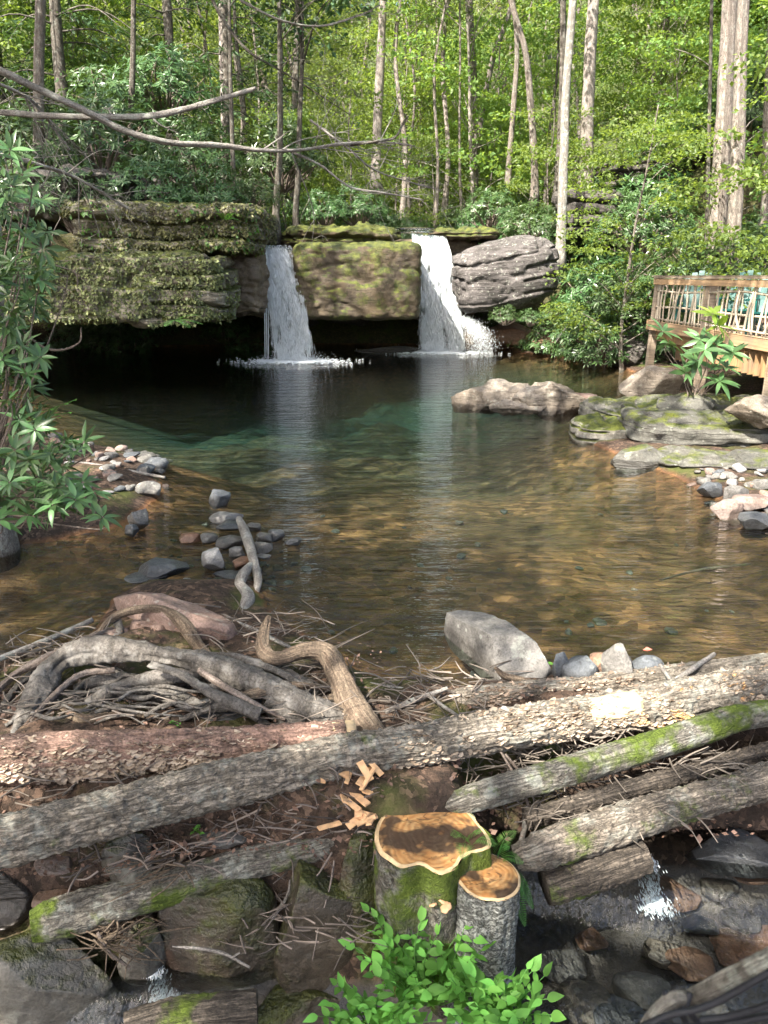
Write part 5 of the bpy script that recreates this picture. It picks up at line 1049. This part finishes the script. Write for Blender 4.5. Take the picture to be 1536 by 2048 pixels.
# canopy trees round the pool: their crowns are above the picture and dapple the light
CAN = [crown_tree(540+k, 17, 8.5, 4.6, 60, 85, L_TALL, B_TREE, 0.24, 0.16, 0.9, 0.12, trunk_r=0.2, hole=0.06) for k in range(2)]
for k, (x, y, s, lab) in enumerate([(-9.5, 11.0, 1.0, 'tall canopy tree on the left bank out of the picture'), (-12.0, -1.0, 1.0, 'canopy tree left behind the near rhododendron, out of the picture'), (-12.5, 15.5, 1.1, 'canopy tree beside the cave end, out of the picture'), (-1.0, -8.0, 1.0, 'canopy tree behind the viewpoint'), (-5.5, -4.0, 0.9, 'canopy tree close behind the viewpoint to the left'), (-2.0, -6.5, 0.8, 'canopy tree a few steps behind the viewpoint'), (3.5, -6.5, 1.05, 'canopy tree behind the viewpoint to the right'),
        (9.0, 4.0, 0.9, 'canopy tree on the right bank out of the picture'), (-5.0, 6.0, 1.0, 'canopy tree leaning over the near left shallows')]):
    put(CAN[k % 2], 'canopy_tree', lab, 'tree', x, y, s, None, k*1.3)
# ------------------------------------------------------------------ near plants, every leaf a part
def leaf_mesh(name, mat, wide=0.28, droop=0.25, point=1.0, seg=6, fold=0.12, wav=0.0):
    t = np.linspace(0, 1, seg+1); w = wide*0.5*np.sin(PI*np.clip(t, 0.0, 1)**0.8)**0.85*(1-0.25*t**3*point); w[0] = 0.012; w[-1] = 0.004
    z = -droop*t**2; V = []
    for k in range(seg+1):
        V += [(-w[k], t[k], z[k]+w[k]*fold*4*0.5+wav*math.sin(k*2.1)), (0, t[k], z[k]), (w[k], t[k], z[k]+w[k]*fold*4*0.5-wav*math.sin(k*1.7))]
    F = []
    for k in range(seg): a = 3*k; F += [(a, a+1, a+4, a+3), (a+1, a+2, a+5, a+4)]
    return mk(name, np.array(V), np.array(F), mat)
LR = [leaf_mesh('leaf', L_RHOP, 0.27, d, 1.0) for d in (0.10, 0.22, 0.36)]
LY = [leaf_mesh('leaf', L_RHOY, 0.28, d, 1.0) for d in (0.05, 0.2)]
LP = [leaf_mesh('leaf', L_PLANT, 0.50, d, 1.6, wav=0.012) for d in (0.08, 0.2, 0.32)]
def frame(D, N_):
    D = Vector(D).normalized(); X = D.cross(Vector(N_)).normalized(); Z = X.cross(D); return Matrix((X, D, Z)).transposed()
def leaf_obj(me, t, loc, D, N_, L, wscale=1.0):
    o = link('leaf', me, t); o.location = Vector(loc)-t.location; o.rotation_euler = frame(D, N_).to_euler(); o.scale = (L*wscale, L, L); return o
def whorl_parts(rng, t, c, axis, n, L, protos):
    ax = Vector(axis).normalized(); u = ax.cross(Vector((0.3, 1, 0.2))).normalized(); v = ax.cross(u); ph = rng.uniform(0, 6)
    for k in range(n):
        th = ph+k/n*2*PI+rng.normal(0, 0.15); el = rng.normal(0.12, 0.32); D = (u*math.cos(th)+v*math.sin(th))*math.cos(el)+ax*math.sin(el)
        leaf_obj(protos[rng.integers(len(protos))], t, Vector(c)+D*0.008, D, ax, L*rng.uniform(0.75, 1.15), rng.uniform(0.85, 1.15))
def bush(label, base, spots, L, seed, nleaf=9, extra=None, protos=LR, young=()):
    rng = np.random.default_rng(seed); t = thing('rhododendron', label, 'shrub', base); b = np.array(base); mb = MB()
    for k, (x, y, Y) in enumerate(spots):
        c = P(x, y, Y); ax = np.array([rng.normal(0.1, 0.35), rng.normal(-0.45, 0.3), rng.uniform(0.5, 1.0)]); whorl_parts(rng, t, c, ax, nleaf, L, LY if k in young else protos)
        axn = ax/np.linalg.norm(ax); h = c-b; mid = b+h*0.55+np.array([rng.normal(0, .08), rng.normal(0, .08), -0.05]); mb.add(*tube([b+rng.normal(0, 0.05, 3)-b, mid-b, c-axn*0.10-b, c+axn*0.01-b], [0.010, 0.006, 0.004, 0.003], 6, 20))
    link('stems', mb.mesh('stems', B_TWIG), t)
    if extra is not None:
        C = np.array([P(x, y, Y) for x, y, Y in extra]); ax = np.column_stack([rng.normal(0.1, 0.5, len(C)), rng.normal(-0.3, 0.4, len(C)), rng.uniform(0.3, 1.0, len(C))]); ax /= np.linalg.norm(ax, axis=1)[:, None]
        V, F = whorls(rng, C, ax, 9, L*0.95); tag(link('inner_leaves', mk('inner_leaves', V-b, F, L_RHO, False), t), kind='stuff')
    return t
rg = np.random.default_rng(21)
spots = [(45, 350, 4.9), (10, 395, 4.8), (62, 395, 5.1), (20, 300, 5.2), (55, 470, 5.2), (15, 545, 4.8), (82, 560, 4.9), (60, 600, 5.0), (110, 545, 5.2), (25, 660, 4.9), (80, 715, 4.7), (52, 748, 4.6), (18, 800, 4.6), (70, 860, 4.6), (30, 900, 4.4), (130, 880, 4.6), (168, 885, 4.7), (95, 905, 4.5), (20, 965, 4.3), (70, 975, 4.3), (125, 950, 4.4),
         (165, 965, 4.4), (105, 1010, 4.2), (150, 1000, 4.25), (205, 1035, 4.2), (55, 1030, 4.2), (0, 1040, 4.2), (190, 985, 4.4), (40, 840, 4.7), (5, 720, 4.8)]
ex = []
while len(ex) < 360:
    y = rg.uniform(300, 1040); xm = np.interp(y, [300, 450, 600, 700, 800, 900, 1000, 1040], [40, 110, 90, 60, 80, 150, 170, 150]); ex.append((rg.uniform(-140, xm), y, rg.uniform(4.7, 5.8) if y < 900 else rg.uniform(4.2, 5.0)))
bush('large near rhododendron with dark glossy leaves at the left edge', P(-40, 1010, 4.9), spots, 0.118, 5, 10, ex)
bush('leafy rhododendron in front of the deck corner', P(1395, 800, 10.9), [(1338, 688, 10.9), (1392, 722, 10.8), (1432, 690, 10.7), (1440, 762, 10.6), (1326, 664, 11.0), (1372, 745, 10.8), (1425, 628, 10.8), (1437, 652, 10.8), (1410, 700, 10.6), (1465, 705, 10.7), (1400, 680, 11.0), (1450, 735, 10.7)], 0.27, 6, 9, young=(6, 7))
# lower green tuft under the near bush
def tuft(name, label, spots, seed, L, n, mat_protos, stemr=0.0025, droop=0.2, spread=0.8):
    rng = np.random.default_rng(seed); b = np.array(spots[0][0]); t = thing(name, label, 'plant', b); mb = MB()
    for (p0, p1, nl) in spots:
        p0 = np.array(p0); p1 = np.array(p1); mid = (p0+p1)/2+np.array([rng.normal(0, .02), rng.normal(0, .02), 0.04]); mb.add(*tube([p0-b, mid-b, p1-b], [stemr*1.4, stemr, stemr*0.6], 6, 14))
        path, _ = catmull(np.array([p0, mid, p1]), 30); T = p1-p0; T /= np.linalg.norm(T); S = np.cross(T, [0, 0, 1.0]); S /= np.linalg.norm(S)+1e-9
        for k in range(nl):
            s = 0.25+0.75*k/max(nl-1, 1); c = path[int(s*29)]; sg = 1 if k % 2 else -1; D = S*sg*spread+T*0.6+rng.normal(0, 0.25, 3) if k < nl-1 else T+rng.normal(0, 0.15, 3); D[2] *= 0.5; D[2] += 0.05
            N_ = np.array([rng.normal(0, 0.3), rng.normal(-0.35, 0.25), 1.0]); o = leaf_obj(mat_protos[rng.integers(len(mat_protos))], t, c, D, N_, L*rng.uniform(0.45, 1.3), rng.uniform(0.8, 1.2))
    link('stems', mb.mesh('stems', L_FERN), t); return t
# the bright leafy plants at the bottom: three clumps
def clump(label, bx, by, z, tips, seed, L, nl):
    b = PZ(bx, by, z); sp = []
    for (x, y, zz) in tips: sp.append((b+np.array([(x-bx)*0.0003, 0, 0]), PZ(x, y, zz), nl))
    return tuft('seedling_plant', label, sp, seed, L, nl, LP)
rg = np.random.default_rng(8)
def tips(n, x0, x1, y0, y1, seed):
    r = np.random.default_rng(seed); o = []
    for k in range(n):
        x = x0+(x1-x0)*((k+r.random())/n); y = y0+(y1-y0)*r.random(); o.append((x, y, np.interp(y, [1800, 2040], [-0.40, -0.52])+r.uniform(-0.04, 0.04)))
    return o
clump('tall bright green leafy plant in front of the stumps', 860, 2010, -0.75, tips(16, 700, 1010, 1790, 1900, 1)+tips(12, 720, 1020, 1890, 1990, 2), 3, 0.068, 11)
clump('bright green leafy plant spreading right at the bottom edge', 980, 2060, -0.78, tips(13, 900, 1105, 1935, 2020, 3)+tips(9, 880, 1115, 2000, 2060, 4), 4, 0.064, 11)
clump('bright green leafy plant at the bottom left of the stumps', 760, 2070, -0.8, tips(11, 650, 850, 1965, 2020, 5)+tips(9, 620, 880, 2015, 2065, 6), 5, 0.058, 10)
tuft('seedling_plant', 'round-leaved sprig growing between the stumps', [(PZ(850, 1775, -0.33), PZ(830, 1735, -0.2), 3), (PZ(850, 1775, -0.33), PZ(845, 1752, -0.22), 3), (PZ(852, 1775, -0.33), PZ(895, 1718, -0.2), 4)], 6, 0.055, 3, LP)
tuft('seedling_plant', 'tiny green seedling in the litter below the diagonal log', [(PZ(396, 1675, -0.2), PZ(398, 1662, -0.12), 5), (PZ(396, 1675, -0.2), PZ(388, 1664, -0.13), 4)], 7, 0.03, 4, LP)
tuft('seedling_plant', 'tiny green sprout behind the reddish log', [(PZ(360, 1455, 0.02), PZ(360, 1446, 0.1), 4)], 8, 0.03, 4, LP)
tuft('seedling_plant', 'green sprout beside the big near rock', [(PZ(1098, 1345, 0.02), PZ(1098, 1336, 0.07), 4)], 9, 0.035, 4, LP)
tuft('seedling_plant', 'pale green sprigs hanging under the near rhododendron', [(PZ(40, 860, 0.5), P(150, 800, 4.8), 10), (PZ(40, 860, 0.5), P(120, 835, 4.8), 9), (PZ(40, 860, 0.5), P(140, 825, 4.9), 9)], 10, 0.05, 9, LP)
# ferns
def fern(label, base, tips, seed, width=0.035):
    rng = np.random.default_rng(seed); b = np.array(base); t = thing('fern', label, 'fern', b)
    for tip in tips:
        tip = np.array(tip); mid = (b+tip)/2+np.array([0, 0, 0.05]); path, s = catmull(np.array([b, mid, tip]), 26); T = np.gradient(path, axis=0); T /= np.linalg.norm(T, axis=1)[:, None]
        S = np.cross(T, [0, 0, 1.0]); S /= np.linalg.norm(S, axis=1)[:, None]; N_ = np.cross(S, T); VV = []; FF = []; nb = 0
        for sg in (1, -1):
            w = width*np.sin(PI*np.clip(s*0.85+0.12, 0, 1))**0.8; D = S*sg+T*0.35+np.array([0, 0, -0.15]); V, F = leaves(path[2:], D[2:], N_[2:], w[2:]+0.004, np.linalg.norm(tip-b)/26*0.62, 0.1); VV.append(V); FF.append(F+nb); nb += len(V)
        V, F, _ = tube([b, mid, tip], [0.002, 0.0015, 0.001], 5, 14); tri2 = np.concatenate([F[0][:, [0, 1, 2]], F[0][:, [0, 2, 3]], F[1]]); VV.append(V); FF.append(tri2+nb)
        link('frond', mk('frond', np.concatenate(VV)-b, np.concatenate(FF), L_FERN, False), t)
fern('fern drooping over the right shoulder of the large stump', PZ(935, 1700, -0.16), [PZ(905, 1672, -0.03), PZ(960, 1665, -0.03), PZ(990, 1690, -0.06), PZ(925, 1715, -0.1)], 7, 0.05)
fern('small fern on the moss between the two stumps', PZ(862, 1770, -0.28), [PZ(845, 1702, -0.17), PZ(880, 1715, -0.18)], 1)
fern('larger fern spreading behind the small round stump', PZ(985, 1735, -0.28), [PZ(920, 1682, -0.14), PZ(1030, 1662, -0.14), PZ(1018, 1695, -0.16), PZ(965, 1680, -0.13), PZ(1045, 1725, -0.2)], 2, 0.045)
fern('fern hanging down right of the small round stump', PZ(1015, 1745, -0.3), [PZ(1066, 1815, -0.42), PZ(1045, 1790, -0.36), PZ(1050, 1850, -0.5)], 3, 0.04)
fern('green fern clump on the ledge left of the brown cliff block', P(350, 640, 17.4), [P(405, 648, 17.2), P(380, 655, 17.1), P(330, 652, 17.1), P(400, 630, 17.2)], 4, 0.12)
fern('fern at the top of the left ledges', P(450, 440, 19.0), [P(478, 440, 18.8), P(470, 425, 18.8), P(435, 425, 18.8)], 5, 0.12)

# liverwort and moss flakes growing on the cliff faces
def on_faces(o, n, L, mat, seed, name='moss_flakes', front=-0.25, zmin=-9, thr=-0.05, fr=0.8):
    me = o.data; rng = np.random.default_rng(seed); co = np.empty(len(me.vertices)*3, np.float32); me.vertices.foreach_get('co', co); co = co.reshape(-1, 3).astype(float); no = np.empty_like(co, dtype=np.float32).ravel(); me.vertices.foreach_get('normal', no); no = no.reshape(-1, 3).astype(float)
    k = np.where((no[:, 1] < front) & (fbm(co*fr+seed, seed, 3) > thr) & (co[:, 2] > zmin))[0]
    if not len(k): return
    k = rng.choice(k, n); c = co[k]+rng.normal(0, 0.05, (n, 3))*(1-np.abs(no[k])); nn = no[k]
    D = rng.normal(0, 0.5, (n, 3))+np.array([0, 0, -0.9])+nn*0.5; L = L*rng.uniform(0.5, 1.3, n)
    V, F = leaves(c-nn*0.02, D, nn+rng.normal(0, 0.3, (n, 3)), L, L*0.75, 0.1); tag(link(name, mk(name, V, F, mat, False), o), kind='stuff')
on_faces(CL['low'], 20000, 0.08, L_CLIFF, 1, thr=-0.32); on_faces(CL['up'], 10000, 0.08, L_CLIFF, 2, thr=-0.28); on_faces(CL['low'], 500, 0.11, L_FERN, 3, 'hanging_ferns', thr=0.12)
on_faces(CL['up'], 600, 0.11, L_FERN, 4, 'hanging_ferns', thr=0.05); on_faces(CL['top'], 700, 0.22, L_HEM, 5, 'hanging_ferns')

# ------------------------------------------------------------------ dead overhanging branches
def branch(label, px, seed, mat=B_DEAD, twigs=10, tl=(0.3, 1.0), tspan=(0.3, 1.0), name='dead_branch', sub=True, fine=1.0):
    rng = np.random.default_rng(seed); pts = np.array([P(x, y, Y) for x, y, Y, w in px]); rad = np.array([w*0.40*mpp(p) for p, (x, y, Y, w) in zip(pts, px)]); c = pts[0]; t = thing(name, label, 'branch', c)
    V, F, uv = tube(pts-c, rad, 14, 110, bark_disp(0.003, seed, 2, 5, 0.009)); link('limb', mk('limb', V, F, mat, uv=uv), t)
    path, s = catmull(np.column_stack([pts, rad]), 200); mb = MB()
    for k in range(twigs):
        i = int(rng.uniform(*tspan)*197)+1; b = path[i, :3]; T = path[i+1, :3]-path[i-1, :3]; T /= np.linalg.norm(T); L = rng.uniform(*tl); r = path[i, 3]*rng.uniform(0.25, 0.5)
        d = T*0.8+rng.normal(0, 0.55, 3)*np.array([1, 0.6, 1])+np.array([0.1, 0, -0.1]); d /= np.linalg.norm(d); e = b+d*L; m_ = (b+e)/2+rng.normal(0, 0.10, 3)*L
        mb.add(*tube([b-c, m_-c, e-c], [r, r*0.6, max(r*0.2, 0.0012)], 6, 14))
        if sub:
            for _ in range(4):
                f = rng.uniform(0.3, 0.95); bb = b*(1-f)+e*f+(m_-(b+e)/2)*(1-(2*f-1)**2); dd = d*0.7+rng.normal(0, 0.6, 3); dd /= np.linalg.norm(dd); ee = bb+dd*L*rng.uniform(0.2, 0.5)*fine; mb.add(*tube([bb-c, (bb+ee)/2-c+rng.normal(0, 0.03, 3), ee-c], [r*0.4, r*0.25, 0.0008], 5, 8))
    if twigs: tag(link('twigs', mb.mesh('twigs', mat), t), kind='stuff')
    return t
branch('long dead branch sagging across the upper left towards the falls', [(-60, 110, 6.6, 20), (0, 140, 6.6, 18), (80, 180, 6.7, 17), (170, 222, 6.8, 16), (250, 262, 6.9, 14), (340, 285, 7.0, 13), (440, 290, 7.2, 12), (520, 300, 7.3, 11), (600, 300, 7.5, 9), (680, 288, 7.7, 8), (760, 284, 7.9, 6), (830, 292, 8.0, 3)], 1, twigs=16, tl=(0.25, 0.9), tspan=(0.6, 0.98))
branch('shorter dead branch curving up to a broken tip at upper left', [(-60, 222, 7.0, 13), (20, 226, 7.0, 14), (100, 232, 7.0, 14), (200, 234, 7.0, 13), (300, 232, 7.1, 14), (370, 218, 7.2, 13), (440, 198, 7.3, 12), (500, 180, 7.4, 9), (512, 176, 7.4, 7)], 2, twigs=4, tl=(0.1, 0.3))
branch('dark thin branch hanging in from the top centre', [(400, -60, 8.0, 9), (430, 10, 8.0, 8), (468, 70, 8.0, 7), (505, 108, 8.0, 6), (560, 140, 8.1, 4), (640, 190, 8.2, 3), (700, 230, 8.2, 2)], 3, B_DARK, twigs=9, tl=(0.3, 0.9), tspan=(0.4, 0.95))
branch('forked twig pointing down right from the long dead branch', [(575, 300, 7.5, 6), (640, 330, 7.6, 5), (700, 374, 7.7, 5), (770, 386, 7.8, 4), (850, 400, 7.9, 2)], 4, twigs=8, tl=(0.2, 0.6))
branch('bent dead twig curling up behind the branch tip', [(700, 290, 7.8, 5), (760, 282, 7.8, 6), (790, 275, 7.8, 5), (808, 245, 7.8, 4), (816, 232, 7.8, 2)], 5, B_DARK, twigs=3, tl=(0.1, 0.3))
branch('pale arching branch at the top centre', [(480, 0, 9, 4), (560, 40, 9, 4), (640, 52, 9, 4), (720, 30, 9, 3), (760, 10, 9, 2)], 6, twigs=10, tl=(0.3, 0.9))
branch('grey dead branches low over the left ledge', [(-40, 300, 10, 10), (80, 330, 10.5, 9), (160, 360, 11, 7), (260, 420, 11.5, 4)], 7, twigs=26, tl=(0.3, 1.1), tspan=(0.1, 0.95))
branch('hair-thin dead branches hanging beside the left cliff', [(-40, 150, 9, 8), (60, 200, 9.5, 7), (110, 260, 10, 5), (140, 300, 10, 3)], 8, twigs=22, tl=(0.3, 1.0), tspan=(0.1, 0.95))
branch('bare twigs in front of the cliff top left of the falls', [(620, 240, 14, 5), (700, 300, 14, 5), (760, 345, 14.5, 4), (880, 380, 15, 2)], 9, twigs=24, tl=(0.5, 1.4), tspan=(0.0, 0.95))
for k, (l, lab) in enumerate([([(75, 500, 5.0, 3), (110, 530, 5.0, 3), (150, 545, 5.0, 3), (155, 580, 5.0, 2)], 'curling twig of the near rhododendron by the cliff'), ([(35, 650, 5.0, 3), (80, 690, 5.0, 3), (120, 700, 5.0, 3), (158, 685, 5.0, 3), (162, 655, 5.0, 2)], 'U-shaped hanging twig over the dark cave')]):
    branch(lab, l, 20+k, B_TWIG, twigs=0, name='hanging_twig')

# ------------------------------------------------------------------ deck with stick railing and chairs
DA = P(1320, 553, 15.6); DB = P(1590, 556, 10.7); ZD = 1.27; ZR = 2.17
ax_ = DB-DA; ax_[2] = 0; DL = np.linalg.norm(ax_); ax_ /= DL; inn = np.array([-ax_[1], ax_[0], 0]); inn = inn if inn[0] > 0 else -inn     # inwards, to the right
deck = thing('wooden_deck', 'wooden viewing deck with stick railing on the right bank', 'deck', (DA[0], DA[1], H1(DA[0], DA[1]))); D0 = np.array(deck.location)
def beam(name, a, b, w, h, mat, up=(0, 0, 1.0), parent=None, org=None):
    org = D0 if org is None else org; a = np.array(a)-org; b = np.array(b)-org; d = b-a; L = np.linalg.norm(d); d /= L; s = np.cross(d, up); s /= np.linalg.norm(s); u = np.cross(s, d)
    bm = bmesh.new(); bmesh.ops.create_cube(bm, size=1.0)
    for v in bm.verts: v.co = Vector((a+b)/2 + d*v.co.x*L + s*v.co.y*w + u*v.co.z*h)
    bmesh.ops.bevel(bm, geom=bm.edges[:], offset=min(w, h)*0.10, segments=2, affect='EDGES'); bmesh.ops.recalc_face_normals(bm, faces=bm.faces)
    me = bpy.data.meshes.new(name); bm.to_mesh(me); bm.free(); me.materials.append(mat); return link(name, me, parent or deck)
def dk(s, i, z): return np.array([DA[0], DA[1], 0])+ax_*s+inn*i+np.array([0, 0, z])
posts = [0.0, 2.35, 4.7]
for s in posts: beam('post', dk(s, -0.02, H1(*dk(s, 0, 0)[:2])-0.3) - (ax_*0.12 if s == 0 else 0), dk(s, 0, ZR-0.02), 0.12, 0.12, W_RAIL, tuple(ax_))
beam('top_rail', dk(-0.1, 0, ZR+0.01), dk(DL+0.3, 0, ZR+0.01), 0.16, 0.05, W_RAIL); beam('rail_board', dk(-0.05, -0.075, ZR-0.075), dk(DL+0.3, -0.075, ZR-0.075), 0.035, 0.10, W_BEAM)
beam('edge_beam', dk(-0.15, -0.09, ZD+0.02), dk(DL+0.3, -0.09, ZD+0.02), 0.05, 0.17, W_BEAM)
for k in range(8): beam('floor_board', dk(-0.2, 0.05+k*0.19, ZD-0.02), dk(DL+0.3, 0.05+k*0.19, ZD-0.02), 0.17, 0.035, W_RAIL)
for k in range(17): beam('floor_board', dk(-0.2, 1.6+k*0.19, ZD-0.02), dk(DL+0.3, 1.6+k*0.19, ZD-0.02), 0.17, 0.035, W_RAIL)
beam('joist', dk(0.0, 0.05, ZD-0.16), dk(DL+0.3, 0.05, ZD-0.16), 0.05, 0.2, W_SKIRT)
for k in range(16): s = 2.3+k*0.18; beam('skirt_board', dk(s, 0.0, ZD-0.44), dk(s, 0.0, ZD-0.12), 0.15, 0.02, W_SKIRT, tuple(ax_))
for k in range(7): s = 0.5+k*0.22; beam('skirt_board', dk(s, 0.35, ZD-0.6), dk(s, 0.35, ZD-0.12), 0.18, 0.02, W_SKIRT, tuple(ax_))
rg = np.random.default_rng(31)
def twig_part(name, a, b, r, mat=W_STICK, bend=0.03):
    a = np.array(a)-D0; b = np.array(b)-D0; V, F, uv = tube([a, (a+b)/2+rg.normal(0, bend, 3), b], [r, r*0.9, r*0.75], 7, 12); return link(name, mk(name, V, F, mat, uv=uv), deck)
for s0, s1 in ((0.0, 2.35), (2.35, 4.7)):
    for z in (0.36, 0.66): twig_part('stick_rail', dk(s0, -0.03, ZD+z+rg.normal(0, .02)), dk(s1, -0.03, ZD+z+rg.normal(0, .02)), 0.022)
    twig_part('stick_rail', dk(s0, -0.03, ZD+0.15), dk(s1, -0.03, ZD+0.15), 0.02)
    n = 17
    for k in range(n):
        s = s0+0.10+(s1-s0-0.2)*k/(n-1); ln = rg.choice([-0.16, -0.08, 0.02, 0.1, 0.18]); twig_part('baluster', dk(s, -0.05+rg.normal(0, .01), ZD+0.10), dk(np.clip(s+ln, s0+0.04, s1-0.04), -0.04, ZR-0.06), rg.uniform(0.011, 0.019))
def chair(label, loc, rz):
    t = thing('adirondack_chair', label, 'chair', loc); t.rotation_euler = (0, 0, rz); org = np.zeros(3)
    B = lambda nm, a, b, w, h, up=(0, 0, 1.0): beam(nm, a, b, w, h, TEAL, up, t, org)
    for k in range(5):
        x = -0.21+k*0.105; tip = 1.02-0.035*abs(k-2)**1.6
        B('back_slat', (x, 0.16, 0.26), (x*1.18, 0.16+0.30, tip), 0.098, 0.022, (0, 1, 0.35))
    B('back_brace', (-0.30, 0.335, 0.62), (0.30, 0.335, 0.62), 0.03, 0.07)
    for k in range(4): y = -0.32+k*0.125; B('seat_slat', (-0.26, y, 0.37-0.09*k/3), (0.26, y, 0.37-0.09*k/3), 0.115, 0.022)
    for s in (-1, 1):
        B('arm', (s*0.33, -0.40, 0.56), (s*0.33, 0.36, 0.56), 0.13, 0.024); B('leg', (s*0.30, -0.34, 0.0), (s*0.30, -0.34, 0.55), 0.03, 0.10, (0, 1, 0)); B('leg', (s*0.30, 0.50, 0.0), (s*0.30, -0.36, 0.33), 0.03, 0.11)
chair('teal adirondack chair behind the left railing panel', tuple(PZ(1388, 654, ZD)), -0.45)
chair('teal adirondack chair mostly hidden behind the middle post', tuple(PZ(1476, 662, ZD)), -0.6)
chair('teal adirondack chair at the right picture edge', tuple(PZ(1540, 672, ZD)), -0.6)

# ------------------------------------------------------------------ bridge railing in the lower right corner, close to the camera
rail = thing('bridge_railing', 'out of focus lichened branch rail with black cords in the lower right corner', 'railing', P(1460, 1990, 0.62)); RC0 = np.array(rail.location)
def nearpt(l): return np.array([P(x, y, Y)-RC0 for x, y, Y in l])
V, F, uv = tube(nearpt([(1385, 1995, 0.66), (1450, 1962, 0.63), (1540, 1920, 0.60), (1680, 1850, 0.56)]), [0.0085, 0.0095, 0.010, 0.010], 18, 60, bark_disp(0.0008, 5, 4, 60, 0.001)); link('branch', mk('branch', V, F, B_LICH, uv=uv), rail)
V, F, uv = tube(nearpt([(1280, 2075, 0.64), (1310, 2030, 0.64), (1345, 2000, 0.64), (1372, 1995, 0.64)]), [0.006, 0.007, 0.008, 0.006], 14, 30, bark_disp(0.0008, 6, 4, 60, 0.001)); link('branch', mk('branch', V, F, B_LICH, uv=uv), rail)
for l in ([(1270, 2060, 0.63), (1340, 2030, 0.62), (1420, 2010, 0.61), (1540, 1945, 0.59), (1680, 1870, 0.56)], [(1330, 1985, 0.645), (1352, 2010, 0.645), (1372, 2045, 0.645), (1380, 2080, 0.645)], [(1380, 1985, 0.64), (1374, 2015, 0.635), (1400, 2050, 0.64)], [(1400, 2040, 0.62), (1470, 2030, 0.61), (1600, 1990, 0.58)], [(1300, 2052, 0.63), (1420, 2052, 0.62), (1600, 2020, 0.58)]):
    V, F, uv = tube(nearpt(l), [0.0035]*len(l), 10, 40); link('cord', mk('cord', V, F, CORD, uv=uv), rail)
